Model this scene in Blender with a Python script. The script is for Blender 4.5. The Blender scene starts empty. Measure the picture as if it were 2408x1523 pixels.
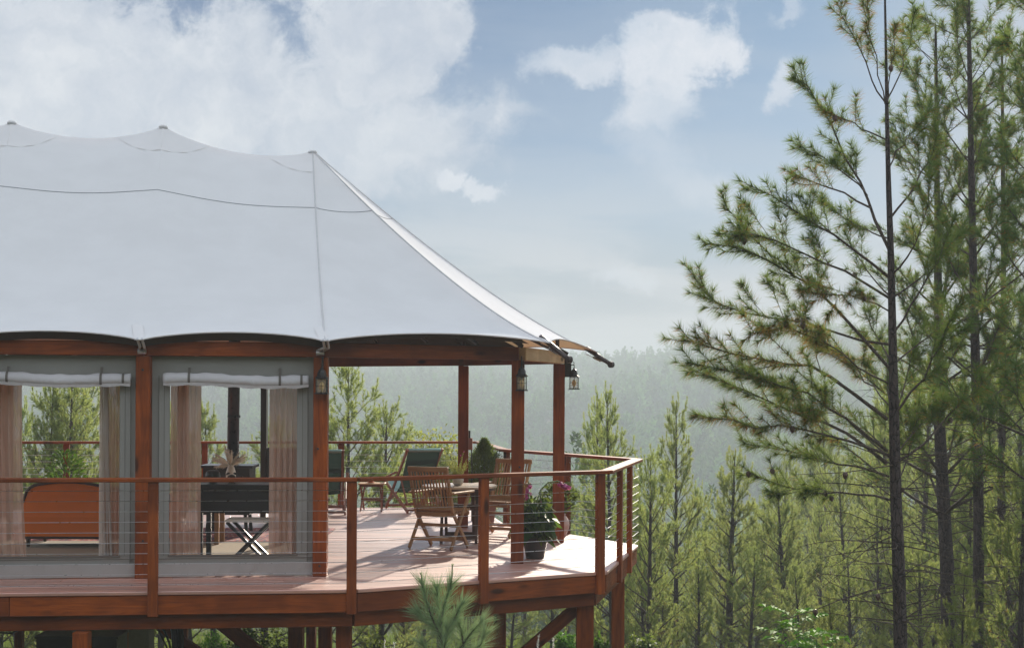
import bpy, bmesh, math, random
import numpy as np
from mathutils import Vector, Matrix, noise as mnoise

R = math.radians
rnd = random.Random(7)
rng = np.random.default_rng(7)
sc = bpy.context.scene
COL = sc.collection

# ------------------------------------------------------------------ camera, sky, sun, exposure
FPX, HZ, CX, CZ, ROLL = 3600.0, 912.0, 1204.0, 1.78, R(0.3)
cam_d = bpy.data.cameras.new('camera')
cam_d.sensor_width = 36.0
cam_d.lens = 36.0 * FPX / 2408.0
cam_d.shift_y = (HZ - 761.5) / 2408.0
cam_d.clip_start = 0.1
cam_d.clip_end = 12000
cam = bpy.data.objects.new('camera', cam_d)
COL.objects.link(cam)
cam.matrix_world = Matrix.Translation((0, 0, CZ)) @ Matrix.Rotation(R(90), 4, 'X') @ Matrix.Rotation(ROLL, 4, 'Z')
sc.camera = cam

SUN_AZ, SUN_EL = R(13.5), R(18.5)       # azimuth clockwise from +Y
sun_dir = Vector((math.sin(SUN_AZ) * math.cos(SUN_EL), math.cos(SUN_AZ) * math.cos(SUN_EL), math.sin(SUN_EL)))

world = bpy.data.worlds.new('World')
sc.world = world
world.use_nodes = True
wt = world.node_tree
wt.nodes.clear()


class NT:
    """small helper to write node graphs"""
    def __init__(s, tree): s.t = tree
    def n(s, kind, **kw):
        o = s.t.nodes.new(kind)
        for k, v in kw.items(): setattr(o, k, v)
        return o
    def link(s, a, b): s.t.links.new(a, b)
    def put(s, sock, v):
        if isinstance(v, bpy.types.NodeSocket): s.t.links.new(v, sock)
        else: sock.default_value = v
    def math(s, op, a, b=0.0, c=None, clamp=False):
        o = s.n('ShaderNodeMath', operation=op, use_clamp=clamp)
        s.put(o.inputs[0], a); s.put(o.inputs[1], b)
        if c is not None: s.put(o.inputs[2], c)
        return o.outputs[0]
    def vmath(s, op, a, b=(0, 0, 0)):
        o = s.n('ShaderNodeVectorMath', operation=op)
        s.put(o.inputs[0], a)
        if op == 'SCALE': s.put(o.inputs['Scale'], b)
        else: s.put(o.inputs[1], b)
        return o.outputs['Value'] if op in ('LENGTH', 'DOT_PRODUCT') else o.outputs[0]
    def maprange(s, v, a, b, c=0.0, d=1.0, smooth=True):
        o = s.n('ShaderNodeMapRange', interpolation_type='SMOOTHSTEP' if smooth else 'LINEAR')
        s.put(o.inputs[0], v)
        for i, x in enumerate((a, b, c, d)): s.put(o.inputs[1 + i], x)
        return o.outputs[0]
    def mix(s, f, a, b, blend='MIX'):
        o = s.n('ShaderNodeMix', data_type='RGBA', blend_type=blend)
        s.put(o.inputs[0], f)
        s.put(o.inputs[6], a if isinstance(a, bpy.types.NodeSocket) else (*a[:3], 1))
        s.put(o.inputs[7], b if isinstance(b, bpy.types.NodeSocket) else (*b[:3], 1))
        return o.outputs[2]
    def noise(s, vec, scale, detail=4, rough=.55, dist=0.0, out=0):
        o = s.n('ShaderNodeTexNoise')
        if vec is not None: s.link(vec, o.inputs['Vector'])
        o.inputs['Scale'].default_value = scale
        o.inputs['Detail'].default_value = detail
        o.inputs['Roughness'].default_value = rough
        o.inputs['Distortion'].default_value = dist
        return o.outputs[out]
    def ramp(s, f, stops):
        o = s.n('ShaderNodeValToRGB')
        el = o.color_ramp.elements
        while len(el) < len(stops): el.new(0.5)
        for e, (p, c) in zip(el, stops): e.position = p; e.color = (*c[:3], 1)
        s.put(o.inputs[0], f)
        return o.outputs[0]


w = NT(wt)
w_out = w.n('ShaderNodeOutputWorld')
w_bg = w.n('ShaderNodeBackground')
SKY_STRENGTH = 0.1
w_bg.inputs['Strength'].default_value = SKY_STRENGTH
w.link(w_bg.outputs[0], w_out.inputs[0])
sky = w.n('ShaderNodeTexSky', sky_type='NISHITA')
sky.sun_disc = False
sky.sun_elevation = SUN_EL
sky.sun_rotation = SUN_AZ
sky.altitude = 1200
sky.air_density = 1.0
sky.dust_density = 0.6
sky.ozone_density = 2.0
tc = w.n('ShaderNodeTexCoord')
D0 = tc.outputs['Generated']
sep = w.n('ShaderNodeSeparateXYZ'); w.link(D0, sep.inputs[0])
dx_, dy_, dz_ = sep.outputs
az = w.math('ARCTAN2', dx_, dy_)
hyp = w.math('SQRT', w.math('ADD', w.math('MULTIPLY', dx_, dx_), w.math('MULTIPLY', dy_, dy_)))
el = w.math('ARCTAN2', dz_, hyp)
comb = w.n('ShaderNodeCombineXYZ'); w.link(az, comb.inputs[0]); w.link(el, comb.inputs[1])
warp1 = w.vmath('SCALE', w.vmath('SUBTRACT', w.noise(D0, 9, 3, .5, 0, 1), (.5, .5, .5)), .07)
warp2 = w.vmath('SCALE', w.vmath('SUBTRACT', w.noise(D0, 42, 7, .62, 0, 1), (.5, .5, .5)), .042)
pos = w.vmath('ADD', w.vmath('ADD', comb.outputs[0], warp1), warp2)


ero = w.math('MULTIPLY', w.math('SUBTRACT', w.noise(comb.outputs[0], 30, 9, .68, .4), .5), 1.5)


def azel(px, py):
    u, v = (px - CX) / FPX, (HZ - py) / FPX
    return math.atan2(u, 1), math.atan2(v, math.hypot(1, u))


def blob(px, py, rx, ry, soft, peak=1.0):
    a, e = azel(px, py)
    q = w.vmath('MULTIPLY', w.vmath('SUBTRACT', pos, (a, e, 0)), (FPX / rx, FPX / ry, 0))
    return w.maprange(w.math('ADD', w.vmath('LENGTH', q), ero), 1.0 - soft * .75, 1.0 + soft * .75, peak, 0.0)


def wmax(items):
    r = items[0]
    for i in items[1:]: r = w.math('MAXIMUM', r, i)
    return r


big = wmax([blob(300, 250, 560, 215, .3), blob(820, 330, 330, 140, .5, .9), blob(905, 105, 165, 150, .35),
            blob(90, 130, 330, 160, .3), blob(-500, 200, 700, 330, .3), blob(520, 130, 180, 90, .5, .9),
            blob(740, -40, 190, 60, .5, .8), blob(1130, 290, 130, 34, .8, .55)])
cum = wmax([blob(1600, 120, 115, 100, .35), blob(1385, 142, 135, 50, .5, .85), blob(1565, 55, 45, 48, .5, .9),
            blob(1580, 235, 78, 75, .6, .9), blob(1590, 340, 72, 70, .9, .5), blob(1842, 172, 30, 46, .7, .8),
            blob(1845, 18, 40, 16, .9, .4), blob(1660, 420, 95, 50, .9, .45)])
small = wmax([blob(1075, 448, 46, 22, .4), blob(1130, 482, 52, 22, .4), blob(1468, 682, 46, 26, .6, .75),
              blob(1410, 665, 28, 14, .8, .4)])
# thin veil: pale streaks low in the sky, everywhere round
mp = w.n('ShaderNodeMapping'); mp.inputs['Scale'].default_value = (3.2, 3.2, 16)
w.link(D0, mp.inputs[0])
streak = w.noise(mp.outputs[0], 2.0, 6, .55, .6)
low = w.maprange(el, 0.20, 0.02, 0.0, 1.0)
veil = w.math('MULTIPLY', w.maprange(streak, .30, .66), w.math('ADD', w.math('MULTIPLY', low, .8), .16), clamp=True)
right = w.maprange(az, .17, .34, 0.0, .85)
# clouds away from the view: loose broken cover, made brighter to light the roof
gen = w.maprange(w.noise(D0, 2.6, 7, .56, .3), .38, .54)
away = w.maprange(w.math('ABSOLUTE', az), .40, .75)
up = w.maprange(el, .30, .5)
outm = w.math('MULTIPLY', gen, w.math('MAXIMUM', away, up))
cl_tex = w.noise(pos, 22, 7, .6)
c_big = w.ramp(cl_tex, [(.30, (.26, .30, .37)), (.48, (.34, .37, .42)), (.66, (.43, .45, .48))])
c_big = w.mix(1.0, c_big, (1 / SKY_STRENGTH,) * 3, 'MULTIPLY')
c_bri = w.ramp(cl_tex, [(.30, (.31, .36, .43)), (.5, (.39, .42, .47)), (.7, (.48, .49, .52))])
c_bri = w.mix(1.0, c_bri, (1 / SKY_STRENGTH,) * 3, 'MULTIPLY')
c_veil = w.mix(0.0, tuple(v / SKY_STRENGTH for v in (.29, .325, .37)), (0, 0, 0))
grad = w.ramp(w.maprange(el, 0.0, .46, smooth=False), [(0, (.16, .20, .26)), (.3, (.145, .21, .29)), (.55, (.105, .185, .27)), (.8, (.75, .80, .85)), (1, (1.1, 1.1, 1.1))])
base = w.mix(1.0, sky.outputs[0], grad, 'MULTIPLY')
SKYGAIN = w.mix(1.0, base, (1.0, 1.0, 1.0), 'MULTIPLY')
c = w.mix(veil, SKYGAIN, c_veil)
c = w.mix(right, c, c_veil)
lowb = w.maprange(el, .135, .015, 0.0, .94)
c = w.mix(lowb, c, w.mix(w.maprange(streak, .38, .60), tuple(v / SKY_STRENGTH for v in (.10, .13, .19)), tuple(v / SKY_STRENGTH for v in (.33, .33, .355))))
c = w.mix(w.math('MULTIPLY', big, .93), c, c_big)
c = w.mix(w.math('MULTIPLY', cum, .92), c, c_bri)
c = w.mix(w.math('MULTIPLY', small, .9), c, c_bri)
c_out = w.ramp(cl_tex, [(.25, (.62, .66, .72)), (.6, (.82, .85, .89))])
c_out = w.mix(1.0, c_out, (1 / SKY_STRENGTH,) * 3, 'MULTIPLY')
c = w.mix(w.math('MULTIPLY', outm, .95), c, c_out)
w.link(c, w_bg.inputs['Color'])

sun_d = bpy.data.lights.new('sun', 'SUN')
sun_d.energy = 5.0
sun_d.angle = R(0.9)
sun_d.color = (1.0, .89, .74)
sun_o = bpy.data.objects.new('sun', sun_d)
COL.objects.link(sun_o)
sun_o.rotation_euler = sun_dir.to_track_quat('Z', 'Y').to_euler()
sun_o.location = (30, 40, 60)

sc.view_settings.view_transform = 'Standard'
sc.view_settings.look = 'None'
sc.view_settings.exposure = 0.85
sc.view_settings.gamma = 1.0
sc.view_settings.use_curve_mapping = False
sc.render.engine = 'CYCLES'
sc.cycles.use_denoising = True
sc.cycles.max_bounces = 8
sc.cycles.diffuse_bounces = 3
sc.cycles.glossy_bounces = 3
sc.cycles.transmission_bounces = 4
sc.cycles.transparent_max_bounces = 12
sc.cycles.volume_bounces = 1
sc.cycles.caustics_reflective = False
sc.cycles.caustics_refractive = False
sc.cycles.sample_clamp_indirect = 6.0
sc.cycles.sample_clamp_direct = 8.0


# ------------------------------------------------------------------ pixel <-> place helpers
def lev(x, y):
    dx, dy = x - CX, HZ - y
    return dx * math.cos(ROLL) - dy * math.sin(ROLL), dx * math.sin(ROLL) + dy * math.cos(ROLL)
def P(x, y, d):
    a, b = lev(x, y)
    return Vector((a / FPX * d, d, CZ + b / FPX * d))
def G(x, y, z=0.0):
    a, b = lev(x, y)
    d = (z - CZ) / b * FPX
    return Vector((a / FPX * d, d, z))


# ------------------------------------------------------------------ object helpers
WM = {}
def world_of(o): return WM.get(o.name, Matrix.Identity(4)) if o else Matrix.Identity(4)
def link(o, parent=None, M=None):
    COL.objects.link(o)
    M = M or Matrix.Identity(4)
    WM[o.name] = M
    if parent:
        o.parent = parent
        o.matrix_basis = world_of(parent).inverted() @ M
    else: o.matrix_basis = M
    return o
def props(o, label=None, cat=None, group=None, kind=None):
    for k, v in (('label', label), ('category', cat), ('group', group), ('kind', kind)):
        if v: o[k] = v
    return o
def thing(name, label, cat, loc=(0, 0, 0), rz=0.0, group=None):
    o = bpy.data.objects.new(name, None)
    o.empty_display_size = .1
    link(o, None, Matrix.Translation(loc) @ Matrix.Rotation(rz, 4, 'Z'))
    return props(o, label, cat, group)
def copy_tree(o, M=None, parent=None, label=None):
    c = o.copy(); COL.objects.link(c); c.parent = parent
    if M is not None: c.matrix_basis = M; WM[c.name] = M
    if label: c['label'] = label
    for ch in o.children: copy_tree(ch, None, c)
    return c
def mesh_data(name, verts, faces, mat=None, smooth=False):
    me = bpy.data.meshes.new(name)
    me.from_pydata([tuple(v) for v in verts], [], faces)
    me.validate()
    if mat: me.materials.append(mat)
    if smooth: me.polygons.foreach_set('use_smooth', [True] * len(me.polygons))
    return me
def meshobj(name, me, parent=None, M=None, label=None):
    o = bpy.data.objects.new(name, me)
    link(o, parent, M)
    if label: o['label'] = label
    return o


class MB:
    """collects geometry in world coordinates (or local if L=True) and links it as one object"""
    def __init__(s): s.v, s.f = [], []
    def add(s, v, f, M=None):
        b = len(s.v)
        s.v += [tuple(M @ Vector(q)) if M else tuple(q) for q in v]
        s.f += [[b + i for i in q] for q in f]
        return s
    def box(s, c, size, M=None):
        x, y, z = size[0] / 2, size[1] / 2, size[2] / 2
        v = [(c[0] + a * x, c[1] + b * y, c[2] + e * z) for a in (-1, 1) for b in (-1, 1) for e in (-1, 1)]
        f = [(0, 1, 3, 2), (4, 6, 7, 5), (0, 4, 5, 1), (2, 3, 7, 6), (0, 2, 6, 4), (1, 5, 7, 3)]
        return s.add(v, f, M)
    def quad(s, a, b, c, d): return s.add([a, b, c, d], [(0, 1, 2, 3)])
    def bar(s, p0, p1, w_, h_, up=(0, 0, 1)):
        p0, p1 = Vector(p0), Vector(p1)
        return s.box((0, 0, 0), ((p1 - p0).length, w_, h_), frame(p0, p1, up))
    def tube(s, pts, rad, n=8, cap=True):
        pts = [Vector(p) for p in pts]
        if not hasattr(rad, '__len__'): rad = [rad] * len(pts)
        v, f = [], []
        prev = None
        for i, p in enumerate(pts):
            t = (pts[min(i + 1, len(pts) - 1)] - pts[max(i - 1, 0)]).normalized()
            a = prev if prev is not None else (Vector((0, 0, 1)) if abs(t.z) < .9 else Vector((1, 0, 0)))
            x = (a - t * a.dot(t)).normalized(); prev = x
            y = t.cross(x)
            for k in range(n):
                th = 2 * math.pi * k / n
                v.append(p + (x * math.cos(th) + y * math.sin(th)) * rad[i])
        for i in range(len(pts) - 1):
            for k in range(n):
                k2 = (k + 1) % n
                f.append((i * n + k, i * n + k2, (i + 1) * n + k2, (i + 1) * n + k))
        if cap:
            f.append(tuple(range(n))[::-1]); f.append(tuple(range((len(pts) - 1) * n, len(pts) * n)))
        return s.add(v, f)
    def lathe(s, prof, n=20, M=None, ribs=0, ribd=0.0):
        v, f = [], []
        for (r, z) in prof:
            for k in range(n):
                th = 2 * math.pi * k / n
                v.append((r * math.cos(th), r * math.sin(th), z))
        for i in range(len(prof) - 1):
            for k in range(n):
                k2 = (k + 1) % n
                f.append((i * n + k, i * n + k2, (i + 1) * n + k2, (i + 1) * n + k))
        f.append(tuple(range(n))[::-1])
        f.append(tuple(range((len(prof) - 1) * n, len(prof) * n)))
        return s.add(v, f, M)
    def build(s, name, mat, parent=None, M=None, smooth=False, label=None):
        """vertices were given in world coordinates unless M says otherwise; origin goes to the parent's origin"""
        if M is None: M = world_of(parent).copy(); inv = M.inverted(); vs = [inv @ Vector(q) for q in s.v]
        else: vs = s.v
        o = meshobj(name, mesh_data(name, vs, s.f, mat, smooth), parent, M, label)
        return o


def frame(p0, p1, up=(0, 0, 1)):
    """local X along p0->p1, origin in the middle"""
    p0, p1 = Vector(p0), Vector(p1)
    x = (p1 - p0).normalized()
    u = Vector(up)
    if abs(x.dot(u.normalized())) > .98: u = Vector((0, 1, 0)) if abs(x.y) < .9 else Vector((1, 0, 0))
    y = u.cross(x).normalized(); z = x.cross(y)
    M = Matrix((x, y, z)).transposed().to_4x4()
    M.translation = (p0 + p1) / 2
    return M


_bev = {}
def box_mesh(l, w_, h_, mat, bev=.004):
    key = (round(l, 4), round(w_, 4), round(h_, 4), mat.name, bev)
    if key in _bev: return _bev[key]
    x, y, z = l / 2, w_ / 2, h_ / 2
    b = min(bev, x * .4, y * .4, z * .4)
    # chamfered box: 24 vertices, six faces, twelve chamfers, eight corners
    v = []; idx = {}
    for sx in (-1, 1):
        for sy in (-1, 1):
            for sz in (-1, 1):
                idx[(sx, sy, sz, 0)] = len(v); v.append((sx * x, sy * (y - b), sz * (z - b)))
                idx[(sx, sy, sz, 1)] = len(v); v.append((sx * (x - b), sy * y, sz * (z - b)))
                idx[(sx, sy, sz, 2)] = len(v); v.append((sx * (x - b), sy * (y - b), sz * z))
    f = []
    def q(*k): f.append([idx[i] for i in k])
    for s_ in (-1, 1):
        q((s_, -1, -1, 0), (s_, 1, -1, 0), (s_, 1, 1, 0), (s_, -1, 1, 0))
        q((-1, s_, -1, 1), (1, s_, -1, 1), (1, s_, 1, 1), (-1, s_, 1, 1))
        q((-1, -1, s_, 2), (1, -1, s_, 2), (1, 1, s_, 2), (-1, 1, s_, 2))
        for t_ in (-1, 1):
            q((s_, t_, -1, 0), (s_, t_, 1, 0), (s_, t_, 1, 1), (s_, t_, -1, 1))
            q((s_, -1, t_, 0), (s_, 1, t_, 0), (s_, 1, t_, 2), (s_, -1, t_, 2))
            q((-1, s_, t_, 1), (1, s_, t_, 1), (1, s_, t_, 2), (-1, s_, t_, 2))
            for u_ in (-1, 1): q((s_, t_, u_, 0), (s_, t_, u_, 1), (s_, t_, u_, 2))
    me = mesh_data('timber', v, f, mat)
    bm = bmesh.new(); bm.from_mesh(me); bmesh.ops.recalc_face_normals(bm, faces=bm.faces); bm.to_mesh(me); bm.free()
    _bev[key] = me
    return me
def beam(name, p0, p1, w_, h_, mat, parent=None, up=(0, 0, 1), bev=.004, label=None):
    l = (Vector(p1) - Vector(p0)).length
    return meshobj(name, box_mesh(l, w_, h_, mat, bev), parent, frame(p0, p1, up), label)


# ------------------------------------------------------------------ materials
def new_mat(name):
    m = bpy.data.materials.new(name); m.use_nodes = True
    m.node_tree.nodes.clear()
    t = NT(m.node_tree)
    out = t.n('ShaderNodeOutputMaterial')
    return m, t, out
def principled(t, out, color, rough=.6, metal=0.0, spec=.5, coat=0.0, coat_r=.2, bump=None, bstr=.2, bdist=.01):
    b = t.n('ShaderNodeBsdfPrincipled')
    t.put(b.inputs['Base Color'], color if isinstance(color, bpy.types.NodeSocket) else (*color[:3], 1))
    t.put(b.inputs['Roughness'], rough); b.inputs['Metallic'].default_value = metal
    b.inputs['Specular IOR Level'].default_value = spec
    b.inputs['Coat Weight'].default_value = coat; b.inputs['Coat Roughness'].default_value = coat_r
    if bump is not None:
        bn = t.n('ShaderNodeBump'); bn.inputs['Strength'].default_value = bstr; bn.inputs['Distance'].default_value = bdist
        t.put(bn.inputs['Height'], bump); t.link(bn.outputs[0], b.inputs['Normal'])
    t.link(b.outputs[0], out.inputs[0])
    return b
def vary(c, k): return tuple(x * k for x in c)
def simple(name, color, rough=.6, metal=0.0, var=.18, scale=30, bstr=.15, spec=.5, coat=0.0):
    m, t, out = new_mat(name)
    co = t.n('ShaderNodeTexCoord').outputs['Object']
    n1 = t.noise(co, scale, 5, .6)
    col = t.mix(n1, vary(color, 1 - var), vary(color, 1 + var))
    principled(t, out, col, t.maprange(n1, 0, 1, rough - .08, rough + .08), metal, spec, coat, bump=n1, bstr=bstr)
    return m
def wood(name, ca, cb, rough=.5, coat=0.0, coat_r=.25, knots=True, grain=1.0, wet=False, spec=.5, bstr=.35, rvar=0.0):
    m, t, out = new_mat(name)
    tc_ = t.n('ShaderNodeTexCoord'); oi = t.n('ShaderNodeObjectInfo')
    off = t.vmath('SCALE', (13.1, 7.7, 3.3), oi.outputs['Random'])
    mp_ = t.n('ShaderNodeMapping'); t.link(t.vmath('ADD', tc_.outputs['Object'], off), mp_.inputs[0])
    mp_.inputs['Scale'].default_value = (1.0, 11, 11)
    g1 = t.noise(mp_.outputs[0], 1.6 * grain, 5, .6, 1.4)
    g2 = t.noise(mp_.outputs[0], 7 * grain, 4, .7, .3)
    gg = t.math('ADD', t.math('MULTIPLY', g1, .65), t.math('MULTIPLY', g2, .35))
    col = t.ramp(gg, [(.30, cb), (.5, tuple((a + b) / 2 for a, b in zip(ca, cb))), (.68, ca)])
    blot = t.noise(t.vmath('ADD', tc_.outputs['Object'], off), 1.7, 3, .5)
    col = t.mix(t.maprange(blot, .40, .62, 0, .6), col, vary(cb, .75))
    if knots:
        mp2 = t.n('ShaderNodeMapping'); t.link(t.vmath('ADD', tc_.outputs['Object'], off), mp2.inputs[0])
        mp2.inputs['Scale'].default_value = (1.6, 5, 5)
        vo = t.n('ShaderNodeTexVoronoi'); vo.inputs['Scale'].default_value = 1.15
        t.link(mp2.outputs[0], vo.inputs['Vector'])
        kn = t.maprange(vo.outputs['Distance'], .07, .22, .9, 0.0)
        col = t.mix(kn, col, vary(cb, .22))
    tone = t.maprange(oi.outputs['Random'], 0, 1, .78, 1.18, smooth=False)
    hs = t.n('ShaderNodeHueSaturation'); t.link(col, hs.inputs['Color']); t.link(tone, hs.inputs['Value'])
    r_ = t.maprange(g2, .3, .7, rough - .1, rough + .12)
    if rvar: r_ = t.math('ADD', r_, t.maprange(t.n('ShaderNodeObjectInfo').outputs['Random'], 0, 1, -rvar, rvar, smooth=False))
    b = principled(t, out, hs.outputs[0], r_, 0, spec, coat, coat_r, bump=gg, bstr=bstr, bdist=.004)
    return m
def mesh_screen(name, color, alpha, scale=None):
    """thin see-through sheet: part transparent, part diffuse + faint gloss"""
    m, t, out = new_mat(name)
    tr = t.n('ShaderNodeBsdfTransparent')
    di = t.n('ShaderNodeBsdfDiffuse'); di.inputs[0].default_value = (*color, 1)
    gl = t.n('ShaderNodeBsdfGlossy'); gl.inputs['Roughness'].default_value = .15
    m1 = t.n('ShaderNodeMixShader'); m1.inputs[0].default_value = .12
    t.link(di.outputs[0], m1.inputs[1]); t.link(gl.outputs[0], m1.inputs[2])
    m2 = t.n('ShaderNodeMixShader'); m2.inputs[0].default_value = alpha
    t.link(tr.outputs[0], m2.inputs[1]); t.link(m1.outputs[0], m2.inputs[2])
    t.link(m2.outputs[0], out.inputs[0])
    return m
def cloth(name, color, trans=.3, see=0.0, tcol=None, weave=260, bump=.1, wr=1.0, dirt=.06):
    m, t, out = new_mat(name)
    tc_ = t.n('ShaderNodeTexCoord').outputs['Object']
    n1 = t.noise(tc_, 2.2, 5, .6)
    n2 = t.noise(tc_, weave, 2, .5)
    n3 = t.noise(tc_, 9 * wr, 3, .5, .8)
    col = t.mix(t.maprange(n1, .3, .7), vary(color, 1 - dirt), vary(color, 1 + dirt * .5))
    col = t.mix(t.maprange(n2, .35, .65, 0, .16), col, vary(color, .8))
    h = t.math('ADD', t.math('MULTIPLY', n3, .8), t.math('MULTIPLY', n2, .15))
    bn = t.n('ShaderNodeBump'); bn.inputs['Strength'].default_value = bump; bn.inputs['Distance'].default_value = .03
    t.link(h, bn.inputs['Height'])
    di = t.n('ShaderNodeBsdfDiffuse'); t.link(col, di.inputs[0]); t.link(bn.outputs[0], di.inputs['Normal'])
    tl = t.n('ShaderNodeBsdfTranslucent'); tl.inputs[0].default_value = (*(tcol or color), 1)
    ms = t.n('ShaderNodeMixShader'); ms.inputs[0].default_value = trans
    t.link(di.outputs[0], ms.inputs[1]); t.link(tl.outputs[0], ms.inputs[2])
    last = ms.outputs[0]
    if see > 0:
        tr = t.n('ShaderNodeBsdfTransparent')
        m2 = t.n('ShaderNodeMixShader'); m2.inputs[0].default_value = 1 - see
        t.link(tr.outputs[0], m2.inputs[1]); t.link(last, m2.inputs[2]); last = m2.outputs[0]
    t.link(last, out.inputs[0])
    return m
def leaf_mat(name, stops, trans=.4, tcol=(.16, .2, .03), rough=.6):
    m, t, out = new_mat(name)
    at = t.n('ShaderNodeAttribute', attribute_name='tint')
    oi = t.n('ShaderNodeObjectInfo')
    col = t.ramp(at.outputs['Fac'], stops)
    hs = t.n('ShaderNodeHueSaturation'); t.link(col, hs.inputs['Color'])
    t.link(t.maprange(oi.outputs['Random'], 0, 1, .8, 1.25, smooth=False), hs.inputs['Value'])
    t.link(t.maprange(oi.outputs['Random'], 0, 1, .487, .507, smooth=False), hs.inputs['Hue'])
    b = t.n('ShaderNodeBsdfPrincipled'); t.link(hs.outputs[0], b.inputs['Base Color'])
    b.inputs['Roughness'].default_value = rough; b.inputs['Specular IOR Level'].default_value = .06
    tl = t.n('ShaderNodeBsdfTranslucent')
    t.link(t.mix(.6, hs.outputs[0], tcol), tl.inputs[0])
    ms = t.n('ShaderNodeMixShader'); ms.inputs[0].default_value = trans
    t.link(b.outputs[0], ms.inputs[1]); t.link(tl.outputs[0], ms.inputs[2]); t.link(ms.outputs[0], out.inputs[0])
    return m


M_wood = wood('stained_timber', (.40, .092, .010), (.14, .026, .003), .55, coat=.03, spec=.22)
M_beam = wood('stained_timber_dark', (.26, .060, .008), (.10, .021, .003), .55, coat=.02, spec=.2)
M_deck = wood('glossy_deck_board', (.54, .185, .105), (.32, .085, .042), .50, coat=1.0, coat_r=.43, spec=1.0, bstr=.04, rvar=.10, knots=False, grain=1.6)
M_deck.node_tree.nodes['Principled BSDF'].inputs['Coat IOR'].default_value = 2.0
M_deck.node_tree.nodes['Principled BSDF'].inputs['IOR'].default_value = 1.9
M_sunlit = wood('sunlit_painted_timber', (.80, .62, .42), (.58, .38, .20), .7, grain=.8)  # pale tone is direct sunlight painted into the timber colour
M_teak = wood('oiled_teak', (.54, .32, .14), (.32, .165, .065), .5, knots=False, grain=1.5)
M_redteak = wood('reddish_hardwood', (.34, .13, .07), (.17, .055, .03), .5, knots=False, grain=1.5)
M_top = wood('pale_table_top', (.78, .67, .54), (.60, .48, .36), .32, coat=.5, knots=False)
M_black = simple('black_metal', (.015, .016, .02), .38, .0, spec=.5, bstr=.05)
M_flue = simple('grey_black_flue', (.02, .022, .035), .3, .2, bstr=.02)
M_pole = simple('dark_brown_pole', (.055, .042, .042), .35, .3, bstr=.03)
M_steel = simple('steel', (.62, .63, .66), .3, 1.0, bstr=.03)
M_canvas = cloth('roof_canvas', (.77, .79, .82), .18, tcol=(.70, .46, .26), weave=120, bump=.15, wr=.25, dirt=.035)  # orange tcol: warm light off the deck painted into the underside
M_seam = simple('roof_seam', (.50, .50, .52), .8)
M_seamd = simple('dark_seam', (.27, .28, .31), .8)
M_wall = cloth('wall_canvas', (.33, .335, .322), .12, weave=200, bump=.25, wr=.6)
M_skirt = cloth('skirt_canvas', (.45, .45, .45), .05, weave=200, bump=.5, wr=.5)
M_roll = cloth('rolled_flap_canvas', (.68, .69, .74), .12, tcol=(.7, .55, .42), weave=200, bump=.5, wr=.9)
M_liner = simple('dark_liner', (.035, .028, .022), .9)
M_curtain = cloth('linen_curtain', (.80, .62, .52), .5, see=.14, tcol=(.72, .46, .32), weave=320, bump=.1)
M_curtw = cloth('white_linen', (.90, .87, .86), .45, see=.08, tcol=(.8, .7, .6), weave=320, bump=.1)
M_strap = simple('webbing_strap', (.50, .51, .54), .7)
M_tape = simple('grey_tape', (.14, .13, .12), .8)
M_pane = mesh_screen('window_mesh', (.12, .13, .13), .06)
M_orange = simple('orange_velvet', (.95, .23, .018), .8, var=.1, scale=6, bstr=.05)
M_trim = simple('dark_walnut_trim', (.07, .035, .025), .4)
M_sling = cloth('dark_green_sling', (.028, .046, .038), .04, tcol=(.1, .2, .16), weave=300)
M_teal = cloth('teal_sling', (.28, .44, .43), .1, weave=300)
M_glass = mesh_screen('lantern_glass', (.6, .55, .42), .28)
M_brass = simple('amber_bulb', (.85, .55, .2), .25)
M_stone = simple('speckled_stone', (.38, .36, .34), .8, var=.4, scale=90)
M_blackpot = simple('black_plastic', (.018, .018, .02), .35)
M_terra = simple('brown_clay', (.26, .12, .09), .7)
M_pink = simple('pinkish_ceramic', (.52, .36, .32), .45)
M_mat = simple('sisal_mat', (.42, .36, .28), .95, var=.2, scale=120, bstr=.5)
M_panel = simple('beige_grey_panel', (.24, .24, .19), .5, bstr=.03)
M_cream = simple('cream_paint', (.72, .68, .60), .5)
M_pampas = simple('dried_pampas', (.95, .90, .82), .95, var=.2)
M_orangecup = simple('orange_glaze', (.62, .17, .05), .3)
M_vase = simple('white_glazed_vase', (.75, .72, .68), .3)


def bark(name, ca, cb, scale=1.0):
    m, t, out = new_mat(name)
    tc_ = t.n('ShaderNodeTexCoord').outputs['Object']
    mp_ = t.n('ShaderNodeMapping'); t.link(tc_, mp_.inputs[0]); mp_.inputs['Scale'].default_value = (1, 1, .32)
    vo = t.n('ShaderNodeTexVoronoi', feature='DISTANCE_TO_EDGE'); vo.inputs['Scale'].default_value = 26 * scale
    wv = t.vmath('ADD', mp_.outputs[0], t.vmath('SCALE', t.noise(tc_, 12, 3, .6, 0, 1), .05))
    t.link(wv, vo.inputs['Vector'])
    n1 = t.noise(tc_, 5, 5, .6); n2 = t.noise(tc_, 60, 4, .6)
    plate = t.maprange(vo.outputs['Distance'], .0, .12)
    col = t.mix(plate, vary(cb, .5), t.mix(n1, cb, ca))
    col = t.mix(t.maprange(n2, .5, .75, 0, .6), col, vary(ca, 1.5))
    principled(t, out, col, .85, bump=t.math('ADD', plate, t.math('MULTIPLY', n2, .3)), bstr=.9, bdist=.015)
    return m
M_bark = bark('pine_bark', (.095, .072, .066), (.030, .024, .024))
M_twig = bark('pine_twig_bark', (.14, .11, .085), (.07, .05, .04), 2)
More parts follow.
